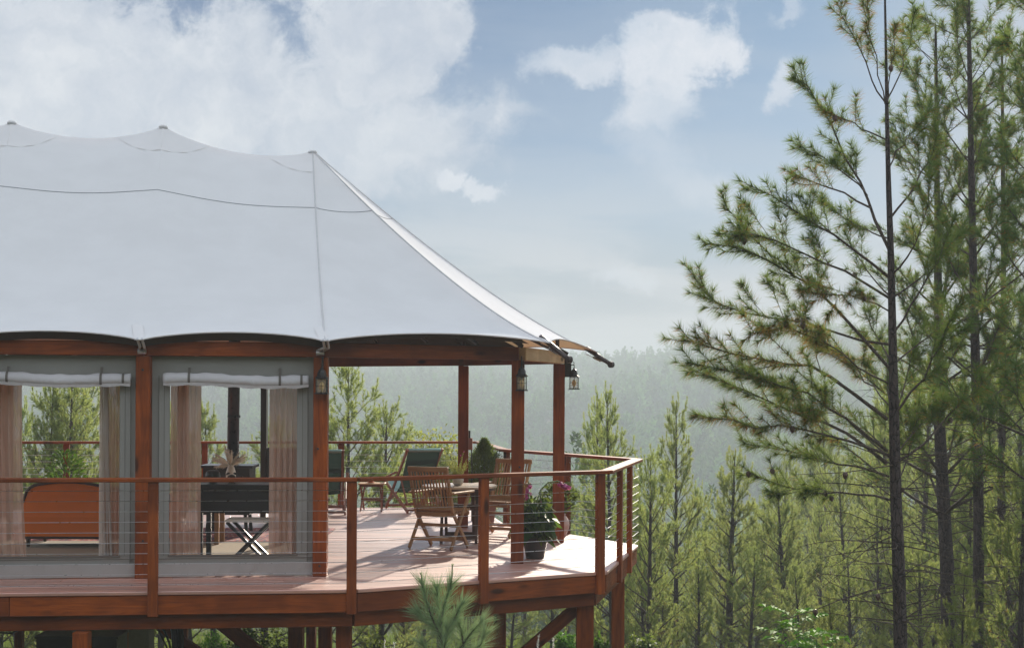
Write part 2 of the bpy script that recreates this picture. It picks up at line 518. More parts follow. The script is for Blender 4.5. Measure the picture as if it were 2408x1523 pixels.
M_needle = leaf_mat('pine_needles', [(0, (.018, .052, .026)), (.45, (.036, .100, .038)), (.8, (.085, .16, .045)), (1, (.22, .23, .05))], .48, (.32, .40, .07))
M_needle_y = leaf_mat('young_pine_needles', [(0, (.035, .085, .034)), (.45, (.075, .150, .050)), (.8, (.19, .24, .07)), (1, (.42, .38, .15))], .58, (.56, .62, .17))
M_needle_b = leaf_mat('bluish_pine_needles', [(0, (.10, .17, .10)), (.5, (.22, .32, .18)), (1, (.40, .48, .26))], .35, (.22, .32, .10))
M_dead = leaf_mat('dead_needles', [(0, (.12, .06, .02)), (.5, (.22, .11, .03)), (1, (.34, .20, .06))], .5, (.45, .24, .05))
M_leaf = leaf_mat('broad_leaves', [(0, (.03, .07, .015)), (.5, (.07, .13, .03)), (1, (.17, .24, .05))], .4, (.25, .32, .04), .6)
M_leafd = leaf_mat('dark_broad_leaves', [(0, (.02, .065, .016)), (.6, (.05, .13, .03)), (1, (.13, .22, .05))], .35, (.20, .34, .04), .5)
M_leafb = leaf_mat('bright_leaves', [(0, (.06, .16, .02)), (.5, (.10, .24, .03)), (1, (.17, .33, .05))], .35, (.14, .27, .02), .65)
M_yleaf = leaf_mat('yellow_green_leaves', [(0, (.10, .13, .03)), (.5, (.20, .24, .06)), (1, (.38, .38, .13))], .45, (.4, .42, .1), .6)
M_pinkf = leaf_mat('foxglove_pink', [(0, (.42, .05, .20)), (.5, (.55, .10, .32)), (1, (.75, .35, .55))], .4, (.7, .15, .4))
M_conif = leaf_mat('distant_conifers', [(0, (.014, .05, .016)), (.45, (.05, .15, .045)), (1, (.16, .34, .09))], .3, (.15, .18, .05), .8)
M_grass = leaf_mat('grass_blades', [(0, (.05, .10, .02)), (.5, (.11, .17, .04)), (1, (.26, .28, .10))], .4, (.3, .35, .06))

# ------------------------------------------------------------------ terrain
def sst(a, b, x):
    t = np.clip((x - a) / (b - a), 0, 1); return t * t * (3 - 2 * t)
def fbm(x, y, s, seed=0):
    r = np.zeros_like(x, dtype=float); a = 1.0
    for k in range(5):
        ph = seed * 1.7 + k * 2.3
        r += a * np.sin(x / s + ph + 1.3 * np.sin(y / s * .8 + ph * 2)) * np.cos(y / s * 1.1 - ph + 1.1 * np.sin(x / s * .7 + ph))
        a *= .5; s *= .47
    return r
def height(x, y):
    x = np.asarray(x, float); y = np.asarray(y, float)
    near = np.interp(y, [-150, -75, -40, -12, 0, 11, 14, 24, 34, 70, 120, 200, 260], [36, 33, 17, 2.2, .0, -2.35, -2.6, -3.25, -4.3, -9.8, -17.5, -28, -31])  # unseen rise behind the camera, shaped to block low sky light
    near = near - .11 * np.clip(x - 1.0, 0, 16) * sst(9, 20, y)
    near = near - .02 * np.clip(x - 17, 0, 200) * sst(9, 20, y) + .02 * np.clip(-x - 8, 0, 60)
    crest = np.interp(x, [-900, -300, -120, 0, 30, 60, 90, 125, 170, 230, 500, 1200], [20, 14, 9, 6.5, 8.5, 10.5, 13, 19, 23, 27, 30, 30])
    far = -31 + (crest + 31) * np.clip((y - 240) / 410, 0, 1) ** .85
    far = np.where(y > 650, crest - (y - 650) * .05, far)
    far = far + fbm(x, y, 55, 3) * 2.6 * sst(240, 420, y)
    far = np.where(y > 1500, far * (1 - sst(1500, 2500, y)) - 40 * sst(1500, 2500, y), far)
    h = np.where(y < 240, near, np.maximum(near - (y - 240) * .05, far))
    return h + fbm(x, y, 9, 1) * .12 * sst(16, 30, y) + fbm(x, y, 3, 5) * .03
def H(x, y): return float(height(np.array([x]), np.array([y]))[0])

xs = np.unique(np.concatenate([np.linspace(-30, 30, 90), np.sign(np.linspace(-1, 1, 141)) * np.abs(np.linspace(-1, 1, 141)) ** 2.6 * 4500]))
ys = np.unique(np.concatenate([np.linspace(-15, 60, 110), np.linspace(60, 760, 130), np.linspace(760, 5000, 40), -15 - np.linspace(0, 1, 16) ** 2 * 1500]))
XX, YY = np.meshgrid(xs, ys)
ZZ = height(XX, YY)
nv = XX.size
gme = bpy.data.meshes.new('ground')
gme.vertices.add(nv)
gme.vertices.foreach_set('co', np.stack([XX.ravel(), YY.ravel(), ZZ.ravel()], 1).ravel())
nx, ny = len(xs), len(ys)
ii, jj = np.meshgrid(np.arange(nx - 1), np.arange(ny - 1))
a0 = (jj * nx + ii).ravel()
fq = np.stack([a0, a0 + 1, a0 + 1 + nx, a0 + nx], 1)
gme.loops.add(fq.size); gme.loops.foreach_set('vertex_index', fq.ravel())
gme.polygons.add(len(fq)); gme.polygons.foreach_set('loop_start', np.arange(0, fq.size, 4))
gme.polygons.foreach_set('use_smooth', np.ones(len(fq), bool))
gme.update()
m, t, out = new_mat('forest_floor')
co = t.n('ShaderNodeTexCoord').outputs['Object']
n1 = t.noise(co, .35, 6, .6); n2 = t.noise(co, 7, 6, .7); n3 = t.noise(co, .02, 5, .6)
col = t.mix(t.maprange(n1, .4, .62), (.040, .055, .020), (.075, .060, .035))
col = t.mix(t.maprange(n2, .45, .7), col, (.16, .13, .08))
col = t.mix(t.maprange(n3, .4, .6, 0, .6), col, (.035, .055, .022))
principled(t, out, col, .95, bump=n2, bstr=.8, bdist=.08)
gme.materials.append(m)
ground = meshobj('ground', gme); props(ground, kind='structure')

# ------------------------------------------------------------------ deck
DS = .1205                                  # slope of the deck's front edge (it is turned a few degrees)
DU = Vector((1, DS, 0)).normalized(); DV = Vector((-DU.y, DU.x, 0))
deck_poly = [Vector(p + (0,)) for p in [(-10, 12.48), (-1.37, 13.52), (.90, 14.94), (1.40, 17.42), (-.13, 20.0), (-.52, 22.85), (-10, 21.3)]]
deck = thing('timber_deck', 'raised red-stained timber deck on tall posts carrying the tent and terrace', 'deck', (-3, 17, 0))
uv = [(p.dot(DU), p.dot(DV)) for p in deck_poly]
def span(v):
    xs_ = []
    for (u0, v0), (u1, v1) in zip(uv, uv[1:] + uv[:1]):
        if (v0 - v) * (v1 - v) < 0: xs_.append(u0 + (v - v0) / (v1 - v0) * (u1 - u0))
    return (min(xs_), max(xs_)) if len(xs_) >= 2 else None
vmin = min(q[1] for q in uv); vmax = max(q[1] for q in uv)
PITCH = .128
v = min(uv[1][1], uv[0][1]) - .03
row = 0
while v + .122 < vmax:
    s0, s1 = span(max(v + .003, uv[1][1] + .004, uv[0][1] + .004)), span(v + .121)
    if s0 and s1:
        L0, L1, R0, R1 = s0[0], s1[0], s0[1], s1[1]
        cuts = [rnd.uniform(-7.2, -6.2), rnd.uniform(-3.6, -.4)]
        cuts = [c for c in cuts if c < min(R0, R1) - .5]
        us = [None] + cuts + [None]
        for k in range(len(us) - 1):
            lo0, lo1 = (L0, L1) if us[k] is None else (us[k] + .0015,) * 2
            hi0, hi1 = (R0, R1) if us[k + 1] is None else (us[k + 1] - .0015,) * 2
            cu = (lo0 + hi0) / 2; cv = v + .061
            zt = rnd.uniform(-.0012, .0012); th = -.028
            pts = [(lo0 - cu, -.0585), (hi0 - cu, -.0585), (hi1 - cu, .0585), (lo1 - cu, .0585)]
            e = .003
            top = [(pts[0][0] + e, pts[0][1] + e), (pts[1][0] - e, pts[1][1] + e), (pts[2][0] - e, pts[2][1] - e), (pts[3][0] + e, pts[3][1] - e)]
            vs = [(a, b, zt) for a, b in top] + [(a, b, zt - e) for a, b in pts] + [(a, b, th) for a, b in pts]
            fs = [(0, 1, 2, 3)] + [(i + 4, (i + 1) % 4 + 4, (i + 1) % 4, i) for i in range(4)] + [(i + 8, (i + 1) % 4 + 8, (i + 1) % 4 + 4, i + 4) for i in range(4)] + [(11, 10, 9, 8)]
            M = Matrix((DU, DV, Vector((0, 0, 1)))).transposed().to_4x4(); M.translation = DU * cu + DV * cv
            meshobj('plank', mesh_data('plank', vs, fs, M_deck), deck, M)
    v += PITCH; row += 1

def inset(poly, d):
    """move a counterclockwise polygon outward by d (negative: inward)"""
    r = []
    n = len(poly)
    for i in range(n):
        a, b, c = poly[i - 1], poly[i], poly[(i + 1) % n]
        e0, e1 = (b - a).normalized(), (c - b).normalized()
        n0, n1 = Vector((e0.y, -e0.x, 0)), Vector((e1.y, -e1.x, 0))
        k = (n0 + n1); k = k / k.dot(n0)
        r.append(b + k * d)
    return r
pf = inset(deck_poly, .012)
Z0 = Vector((0, 0, 1))
for i in range(6):
    a, b = pf[i], pf[i + 1]
    dr = (b - a).normalized()
    L = (b - a).length
    # nosing strip, rim board, inset beam
    cuts = [0, L] if L < 4 else [0, L * .38, L * .66, L]
    for c0, c1 in zip(cuts, cuts[1:]):
        beam('fascia_board', a + dr * (c0 + .002) - Z0 * .118, a + dr * (c1 - .002) - Z0 * .118, .035, .168, M_wood, deck)
pn = inset(deck_poly, .02)
for i in range(6):
    beam('nosing_strip', pn[i] - Z0 * .014, pn[i + 1] - Z0 * .014, .05, .034, M_deck, deck, bev=.006)
pb = inset(deck_poly, -.12)
for i in range(6):
    beam('rim_beam', pb[i] - Z0 * .275, pb[i + 1] - Z0 * .275, .09, .135, M_beam, deck)
# joists under the planks
for k in range(15):
    x0 = -9.6 + k * .72
    p0 = DU * x0; s_ = [q for q in np.arange(vmin + .25, vmax - .15, .1) if span(q) and span(q)[0] < x0 < span(q)[1] - .15]
    if s_: beam('joist', DU * x0 + DV * s_[0] - Z0 * .125, DU * x0 + DV * s_[-1] - Z0 * .125, .05, .15, M_beam, deck)
def upost(px, d, wpx, name='post', ztop=-.345, mat=None, dpt=None):
    s_ = FPX / d; x = (px - CX) / s_; wd = wpx / s_
    g = H(x, d) - .3
    beam(name, (x, d, g), (x, d, ztop), dpt or wd, wd, mat or M_wood, deck, up=(0, 1, 0))
for px, d, wpx in [(49, 17.0, 18), (196, 13.25, 36), (290, 17.6, 34), (438, 21.0, 13), (700, 17.5, 34), (735, 20.5, 22), (768, 19.0, 30),
                   (812, 13.9, 35), (1178, 17.6, 30), (1378, 15.15, 40), (1455, 17.4, 30), (1153, 21.5, 20), (-420, 12.9, 36)]:
    upost(px, d, wpx)
for (x0, y0, d0), (x1, y1, d1), wd in [((516, 1460, 15.2), (640, 1560, 15.2), .13), ((1368, 1418, 15.2), (1215, 1550, 15.2), .12),
                                       ((100, 1462, 17.5), (215, 1540, 17.5), .12), ((330, 1440, 17.6), (480, 1540, 17.6), .1)]:
    beam('brace', P(x0, y0, d0), P(x1, y1, d1), .09, wd, M_wood, deck)

# ------------------------------------------------------------------ railing
rail = thing('deck_railing', 'red timber railing with thin steel cables running round the deck edge', 'railing', (-3, 17, 0))
RZ = .985
pr = inset(deck_poly, .045)
cap = inset(deck_poly, .03)
for i in range(5 + 1):
    if i == 6: break
    a, b = cap[i] + Z0 * (RZ - .0175), cap[i + 1] + Z0 * (RZ - .0175)
    L = (b - a).length; dr = (b - a).normalized()
    ext = 0.03
    beam('handrail', a - dr * (0 if i == 0 else .0), b + dr * .0, .125, .035, M_wood, rail, bev=.005)
def rpost(p, dr, depth=.055, wd=.088, z0=-.215):
    n_ = Vector((dr.y, -dr.x, 0))
    beam('rail_post', p + n_ * .0 + Z0 * z0, p + Z0 * (RZ - .036), wd, depth, M_wood, rail, up=n_)
def along(i, f): return pr[i].lerp(pr[i + 1], f), (pr[i + 1] - pr[i]).normalized()
# front edge posts, by where they stand in the photograph
def on_front(px, i):
    """parameter along edge i of railing polygon for pixel column px"""
    a, b = pr[i], pr[i + 1]
    k = (px - CX) / FPX
    return (a.x - k * a.y) / (k * (b.y - a.y) - (b.x - a.x))
posts = []
for px, i in [(362, 0), (829, 0), (1139, 1), (1413, 1), (1459, 2), (1482, 2), (-110, 0), (-560, 0)]:
    f = on_front(px, i); posts.append((i, f))
for i, f in posts:
    p, dr = along(i, min(max(f, .005), .995)); rpost(p, dr)
for i, f in [(3, .5), (4, .5), (5, on_front(803, 5)), (5, on_front(482, 5)), (5, on_front(157, 5)), (5, on_front(-180, 5)), (3, .985)]:
    p, dr = along(i, f); rpost(p, dr)
pcab = inset(deck_poly, .045)
for i in range(6):
    a, b = pcab[i], pcab[i + 1]
    for k in range(10):
        z = .875 - k * .0905
        MB().tube([a + Z0 * z, b + Z0 * z], .0023, 5).build('cable', M_steel, rail)

# ------------------------------------------------------------------ tent frame
A0 = G(333, 1360); A1 = G(751, 1355)
TU = (A1 - A0).normalized(); BAY = (A1 - A0).length
FP = [A1 - TU * BAY * k for k in range(5)]            # front posts, right to left
E1, E2, E3 = G(1216, 1325), G(1313, 1275), G(1088, 1240)
B0 = Vector((-2.72, 21.3, 0)); BP = [B0, Vector((-4.52, 21.05, 0)), Vector((-6.88, 20.75, 0)), Vector((-8.4, 20.5, 0)), Vector((-9.6, 20.3, 0))]
tent = thing('safari_tent', 'large cream canvas tent with peaked roof standing on the timber deck', 'tent', (-4, 18, 0))
BZ = 2.06; BH = .135
def tpost(p, ztop=BZ, wd=.132, dp=.132, upv=(0, 1, 0)):
    beam('corner_post', p, p + Z0 * ztop, wd if False else dp, wd, M_wood, tent, up=upv, bev=.006)
for p in FP: tpost(p + Vector((0, .066, 0)))
for p, z, dx in [(FP[0], .10, .0), (FP[1], 1.93, .0), (FP[1], .35, .01), (E1, .98, .02), (FP[0], 1.2, -.02)]:
    MB().tube([p + Vector((dx, -.004, z)), p + Vector((dx, .002, z))], .011, 10).build('bolt_head', M_black, tent)
for p in BP: tpost(p)
tpost(E1 + Vector((.0, .066, 0)), wd=.132); tpost(E2 + Vector((0, .066, 0)), wd=.125); tpost(E3 + Vector((0, .06, 0)), wd=.13)
ring = [FP[4], FP[3], FP[2], FP[1], FP[0], E1, E2, E3, BP[0], BP[1], BP[2], BP[3], BP[4]]
ring = [p + Vector((0, .066, 0)) for p in ring]
for i in range(len(ring) - 1):
    a, b = ring[i], ring[i + 1]
    dr = (b - a).normalized(); n_ = Vector((dr.y, -dr.x, 0))
    g0 = .0 if i in (4, 5, 6, 7) else .0
    mt = M_sunlit if i == 5 else (M_wood if i < 4 else M_beam)  # the beam facing the sun takes the timber with sunlight painted in
    e0 = .055 if i in (4, 5, 6, 7, 8) else .001
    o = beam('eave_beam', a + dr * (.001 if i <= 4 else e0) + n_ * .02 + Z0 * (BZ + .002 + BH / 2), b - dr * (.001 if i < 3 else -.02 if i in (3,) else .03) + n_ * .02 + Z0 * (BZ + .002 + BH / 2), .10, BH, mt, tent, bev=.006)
    if i == 5: o['label'] = 'eave beam with wavy grain, its sunlight painted in as a pale tone'

# ------------------------------------------------------------------ canopy
RSL = TU.y / TU.x
def ridge_d(x): return 18.0 + RSL * (x + 2.35)
pk = [P(735, 355, 18.0), P(384, 296, 17.76), P(28, 286, 17.52)]
while len(pk) < 6: pk.append(pk[-1] - (pk[1] - pk[2]).length * TU + Z0 * 0)
C_front = [P(765, 805, 14.13)] + []
C_front[0].z = 2.205
hemc = [C_front[0] - TU * BAY * k for k in range(5)]
hemc[1] = P(328, 799, hemc[1].y)
C1 = P(1293, 806, 15.19); C2 = P(1404, 828, 17.63); C3 = Vector((-.28, 19.85, 2.2)); C4 = Vector((-2.75, 21.65, 2.2))
hemb = [C4 - TU * BAY * k for k in range(5)]
panels = []     # (top0, top1, hem0, hem1, centre)
for k in range(4, 0, -1): panels.append((pk[k], pk[k - 1], hemc[k], hemc[k - 1]))
panels += [(pk[0], pk[0], hemc[0], C1), (pk[0], pk[0], C1, C2), (pk[0], pk[0], C2, C3), (pk[0], pk[0], C3, C4)]
for k in range(4): panels.append((pk[k], pk[k + 1], hemb[k], hemb[k + 1]))
NC, NR = 14, 22
def canopy_point(pn, s, tt):
    t0, t1, h0, h1 = pn
    top = t0.lerp(t1, s)
    hem = h0.lerp(h1, s)
    ax = (pk[0] + pk[1]) / 2
    mid = Vector((-2.6, 18, 0))
    inn = top - hem; inn.z = 0; inn.normalize()
    sc4 = (4 * s * (1 - s)) ** .85
    L_ = (h1 - h0).length
    hem = hem + (inn * (.11 * sc4) + Z0 * (.085 * sc4 * min(1, L_ / 1.8))) * tt ** 3
    p = hem.lerp(top, 1 - tt)
    g = (1 - tt) ** 1.24
    # steeper cone right under the pole
    cone = .10 * math.exp(-tt * 16) if (t0 == t1 or s in (0, 1)) else .10 * math.exp(-tt * 16) * (abs(2 * s - 1) ** 6)
    p.z = hem.z + (top.z - hem.z) * g - (0.0)
    if t0 != t1: p.z -= .165 * (4 * s * (1 - s)) ** (.8 + 3.6 * tt) * (1 - tt) ** 5.0
    if t0 == t1: p.z -= .04 * sc4 * 4 * tt * (1 - tt)
    else: p.z -= .03 * sc4 * 4 * tt * (1 - tt)
    return p
def canopy_mesh(off=0.0, sel=None, t_lo=0.0, t_hi=1.0, nr=NR):
    q = MB()
    for k, pn in enumerate(panels):
        if sel is not None and k not in sel: continue
        g_ = [[canopy_point(pn, i / NC, t_lo + (t_hi - t_lo) * j / nr) - Z0 * off for j in range(nr + 1)] for i in range(NC + 1)]
        vs = [p for r_ in g_ for p in r_]
        fs = [(i * (nr + 1) + j, (i + 1) * (nr + 1) + j, (i + 1) * (nr + 1) + j + 1, i * (nr + 1) + j + 1) for i in range(NC) for j in range(nr)]
        q.add(vs, fs)
    return q
can = canopy_mesh().build('roof_canopy', M_canvas, tent, smooth=True)
bm = bmesh.new(); bm.from_mesh(can.data); bmesh.ops.remove_doubles(bm, verts=bm.verts, dist=.0015)
for e in bm.edges:
    if len(e.link_faces) == 2 and e.calc_face_angle(0) > R(14): e.smooth = False
bm.to_mesh(can.data); bm.free()
for p_ in can.data.polygons: p_.use_smooth = True
# dark inner liner under the living part and the terrace near the wall
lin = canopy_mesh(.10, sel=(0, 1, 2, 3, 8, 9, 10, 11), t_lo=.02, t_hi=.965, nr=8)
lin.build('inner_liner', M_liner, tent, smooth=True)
canopy_mesh(.16, sel=(0, 1, 2, 3, 8, 9, 10, 11), t_lo=.03, t_hi=.90, nr=8).build('added_bounce_sheet', M_cream, tent, smooth=True)  # unseen pale sheet added below the liner to bounce light into the room
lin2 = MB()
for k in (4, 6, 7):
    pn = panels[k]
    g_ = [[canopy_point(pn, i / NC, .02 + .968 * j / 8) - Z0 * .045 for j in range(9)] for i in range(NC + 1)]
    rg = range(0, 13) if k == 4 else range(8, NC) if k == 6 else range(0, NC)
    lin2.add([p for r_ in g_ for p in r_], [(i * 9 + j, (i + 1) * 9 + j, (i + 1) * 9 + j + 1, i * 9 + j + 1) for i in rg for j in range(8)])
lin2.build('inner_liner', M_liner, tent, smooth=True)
# horizontal seam and radial seams as raised piping
for k in range(8):
    pn = panels[k]
    MB().tube([canopy_point(pn, i / 12, .285) + Z0 * .003 for i in range(13)], .0042, 5).build('cross_seam', M_seamd, can)
for pn, s_ in [(panels[3], 1), (panels[4], 1), (panels[5], 1), (panels[6], 1)]:
    MB().tube([canopy_point(pn, s_, j / 20) + Z0 * .003 for j in range(21)], .009, 6).build('radial_seam', M_seam, can)
for k, pn in enumerate(panels):
    MB().tube([canopy_point(pn, i / NC, 1) for i in range(NC + 1)], .008, 5).build('hem_piping', M_canvas, can)
# reinforced caps at the poles: a second layer of cloth with a stitched edge and small folds, and a ring on top
for k in range(4):
    pp = pk[k]
    q = MB(); n = 48; vs = []; fs = []
    panset = [j for j, pn in enumerate(panels) if (pn[0] - pp).length < 1e-4 or (pn[1] - pp).length < 1e-4]
    for jn in panset:
        pn = panels[jn]; same = pn[0] == pn[1]
        sr = [(i / 10) for i in range(11)] if same else ([i / 10 * .30 for i in range(11)] if (pn[0] - pp).length < 1e-4 else [1 - i / 10 * .30 for i in range(11)])
        th = .105 if not (k == 0 and same) else .16
        gr = []
        for s_ in sr:
            edge = abs(s_ - (0 if (pn[0] - pp).length < 1e-4 else 1)) / .30 if not same else 0
            tmax = th * (1 - .95 * edge ** 2) + .004
            gr.append([canopy_point(pn, s_, tmax * j / 6) + Z0 * (.0035 + .004 * math.sin(s_ * 60 + j) * (j / 6)) for j in range(7)])
        q.add([p for r_ in gr for p in r_], [(i * 7 + j, (i + 1) * 7 + j, (i + 1) * 7 + j + 1, i * 7 + j + 1) for i in range(10) for j in range(6)])
    q.build('peak_patch', M_canvas, can, smooth=True)
    MB().lathe([(.0, .014), (.03, .012), (.046, .004), (.052, -.03)][::-1], 20, Matrix.Translation(pp - Z0 * .005)).build('peak_cap', M_canvas, can, smooth=True)
    MB().lathe([(.052, -.010), (.056, -.004), (.05, .004)], 20, Matrix.Translation(pp - Z0 * .012)).build('peak_ring', M_canvas, can, smooth=True)
# ridge poles, rafters
for k in range(4):
    MB().tube([(pk[k].x, pk[k].y, 0), pk[k] - Z0 * .12], .035, 10).build('tent_pole', M_pole, tent, smooth=True)
for pn, s_ in [(panels[k], 1) for k in range(8)]:
    rp_ = [canopy_point(pn, s_, .04 + .86 * j_ / 8) - Z0 * .16 for j_ in range(9)]
    MB().tube(rp_, .022, 6).build('rafter', M_liner, tent)
for k, fr in [(4, .25), (4, .5), (4, .75), (5, .5)]:
    rp_ = [canopy_point(panels[k], fr, .1 + .83 * j_ / 8) - Z0 * .14 for j_ in range(9)]
    MB().tube(rp_, .016, 6).build('rafter', M_pole, tent)
for p in (E1 + Vector((.02, .07, 0)), E2 + Vector((-.02, .1, 0)), E3):
    MB().tube([p + Z0 * (BZ + BH), p + Z0 * (BZ + BH + .17)], .024, 8).build('pole_stub', M_pole, tent)
# corner spring poles with round ends, turnbuckles
for a, b in [((1272, 792, 15.5), (1338, 845, 15.1)), ((1378, 818, 17.75), (1437, 857, 17.5))]:
    a, b = P(*a), P(*b)
    MB().tube([a, b], [.028, .024], 10).build('corner_pole', M_pole, tent, smooth=True)
    sd = (b - a).cross(Z0).normalized()
    MB().tube([b - sd * .022, b + sd * .022], .036, 14).build('pole_end_wheel', M_pole, tent)
    o1 = a + Z0 * -.07; o2 = b - Z0 * .01
    MB().tube([o1, o2], .004, 5).build('tension_wire', M_steel, tent)
    mdl = o1.lerp(o2, .45)
    MB().tube([mdl - (o2 - o1) * .14, mdl + (o2 - o1) * .14], .015, 6).build('turnbuckle', M_steel, tent)
MB().tube([P(1433, 852, 17.5), P(1448, 858, 17.5)], .006, 5)
# straps at the front corners
for k in range(4):
    c_ = hemc[k]; pb_ = FP[k] + Vector((0, -.03, BZ + .03))
    q = MB()
    for sx in (-1, 1): q.tube([c_ + TU * .02 * sx + Z0 * .01, c_ + TU * .018 * sx - Z0 * .06 + Vector((0, .1, 0)), pb_ + TU * .028 * sx + Z0 * .03], [.012, .014, .012], 6)
    q.build('corner_strap', M_strap, tent)
    q = MB(); q.tube([pb_ + TU * -.038 + Z0 * .01, pb_ + TU * .038 + Z0 * .01], .026, 12)
    q.build('ratchet', M_steel, tent)
    q = MB(); q.quad(c_ + TU * -.045 - Z0 * .0 + Vector((0, -.004, 0)), c_ + TU * .045 + Vector((0, -.004, 0)), canopy_point(panels[3 - k] if k < 4 else panels[0], .975 if k else .97, .9) + TU * .045 + Vector((0, -.01, .0)), canopy_point(panels[3 - k], .97, .9) + TU * -.045 + Vector((0, -.01, .0)))
    q.build('strap_patch', M_canvas, tent)

# ------------------------------------------------------------------ canvas walls
WN = Vector((TU.y, -TU.x, 0))                      # outward normal of the front wall
WP = A0 - WN * .085                                 # a point on the wall plane
def W(px, py):
    """pixel -> (along, height) on the front wall plane"""
    a, b = lev(px, py)
    d_ = Vector((a / FPX, 1, b / FPX)); o_ = Vector((0, 0, CZ))
    tt = (WP - o_).dot(WN) / d_.dot(WN)
    q = o_ + d_ * tt
    return (q - A0).dot(TU), q.z
def WQ(a, z, out_=0.0): return A0 + TU * a + Z0 * z - WN * .085 + WN * out_
a_l, z_t = W(400, 900); a_r, z_b = W(697, 1302)
win = (a_l, a_r, z_b, 1.86)
offs = [0, -BAY, -2 * BAY, -3 * BAY]
def wall_box(q, a0, a1, z0, z1, th=.012, out_=0.0):
    v = []
    for o_ in (out_, out_ - th):
        v += [WQ(a0, z0, o_), WQ(a1, z0, o_), WQ(a1, z1, o_), WQ(a0, z1, o_)]
    q.add(v, [(0, 1, 2, 3), (7, 6, 5, 4), (0, 4, 5, 1), (1, 5, 6, 2), (2, 6, 7, 3), (3, 7, 4, 0)])
def wavy(a0, a1, z0, z1, na, nz, amp, fr, out_=0.0, seed=0, flare=0.0):
    vs = []; r0 = random.Random(seed); ph = [r0.uniform(0, 6) for _ in range(4)]
    for j in range(nz + 1):
        z = z0 + (z1 - z0) * j / nz
        for i in range(na + 1):
            f = i / na
            a = a0 + (a1 - a0) * f
            wv = amp * (math.sin(f * fr + ph[0]) + .5 * math.sin(f * fr * 2.3 + ph[1] + j * .15) + .3 * math.sin(j * .5 + ph[2] + f * 3))
            vs.append(WQ(a + flare * (1 - j / nz) * (f - .5), z, out_ + wv))
    fs = [(j * (na + 1) + i, j * (na + 1) + i + 1, (j + 1) * (na + 1) + i + 1, (j + 1) * (na + 1) + i) for j in range(nz) for i in range(na)]
    return vs, fs
for k, of in enumerate(offs):
    q = MB()
    al, ar, zb, zt = win[0] + of, win[1] + of, win[2], win[3]
    L_, R_ = of + .02, of + BAY - .02
    for (a0, a1, z0, z1) in [(L_, al, .02, BZ), (ar, R_, .02, BZ), (al, ar, .02, zb), (al, ar, zt, BZ)]: wall_box(q, a0, a1, z0, z1)
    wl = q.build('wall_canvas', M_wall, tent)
    q = MB()
    for (a0, a1, z0, z1) in [(al - .10, al - .004, zb - .0, zt - .02), (ar + .004, ar + .10, zb, zt - .02), (al - .10, ar + .10, zb - .10, zb - .003)]: wall_box(q, a0, a1, z0, z1, .006, .010)
    q.build('window_border', M_wall, wl)
    q = MB(); wall_box(q, al - .012, ar + .012, zb - .012, zb + .006, .006, .017); q.build('zip_strip', M_tape, wl)
    q = MB()
    for (a0, a1, z0, z1) in [(al - .103, al - .098, zb - .1, zt + .02), (ar + .098, ar + .103, zb - .1, zt + .02), (al - .052, al - .049, zb - .0, zt), (ar + .049, ar + .052, zb, zt), (L_, R_, .172, .177), (al - .1, ar + .1, zb - .104, zb - .1)]: wall_box(q, a0, a1, z0, z1, .004, .0135)
    q.build('stitched_seam', M_tape, wl)
    vs, fs = wavy(L_, R_, .01, .135, 60, 3, .004, 26, .022, seed=k); MB().add(vs, fs).build('skirt_flap', M_skirt, wl, smooth=True)
    q = MB(); q.add([WQ(al, zb, -.006), WQ(ar, zb, -.006), WQ(ar, zt, -.006), WQ(al, zt, -.006)], [(0, 1, 2, 3)])
    q.build('window_mesh', M_pane, wl)
    # rolled-up flap above the window
    n = 40; pts = []; rad = []
    for i in range(n + 1):
        f = i / n
        pts.append(WQ(al - .055 + (ar - al + .16) * f, 1.845 + .010 * math.sin(f * 7 + k) - .014 * f, .055 + .006 * math.sin(f * 13 + k)))
        rad.append(.055 + .004 * math.sin(f * 23 + 2 * k) + .003 * math.sin(f * 51))
    rl = MB().tube(pts, rad, 14).build('rolled_flap', M_roll, tent, smooth=True)
    fl = []
    for i in range(n + 1):
        f = i / n; b_ = pts[i]
        fl += [b_ + WN * .047 - Z0 * .036, b_ + WN * .040 - Z0 * (.058 + .010 * abs(math.sin(f * 19 + k)))]
    MB().add(fl, [(2 * i, 2 * i + 2, 2 * i + 3, 2 * i + 1) for i in range(n)]).build('loose_edge', M_roll, rl, smooth=True)
    for f in (.19, .80, .955):
        i = int(f * n); c_ = pts[i]; q = MB()
        ringp = [c_ + (WN * math.cos(th) + Z0 * math.sin(th)) * (rad[i] + .006) for th in np.linspace(-2.0, 1.7, 12)]
        vs = []
        for p in ringp: vs += [p - TU * .011, p + TU * .011]
        top_ = WQ((c_ - A0).dot(TU), 1.955, .008) if f < .9 else ringp[-1]
        vs += [top_ - TU * .011, top_ + TU * .011]
        q.add(vs, [(2 * j, 2 * j + 1, 2 * j + 3, 2 * j + 2) for j in range(len(vs) // 2 - 1)])
        q.build('flap_tie', M_tape, rl)
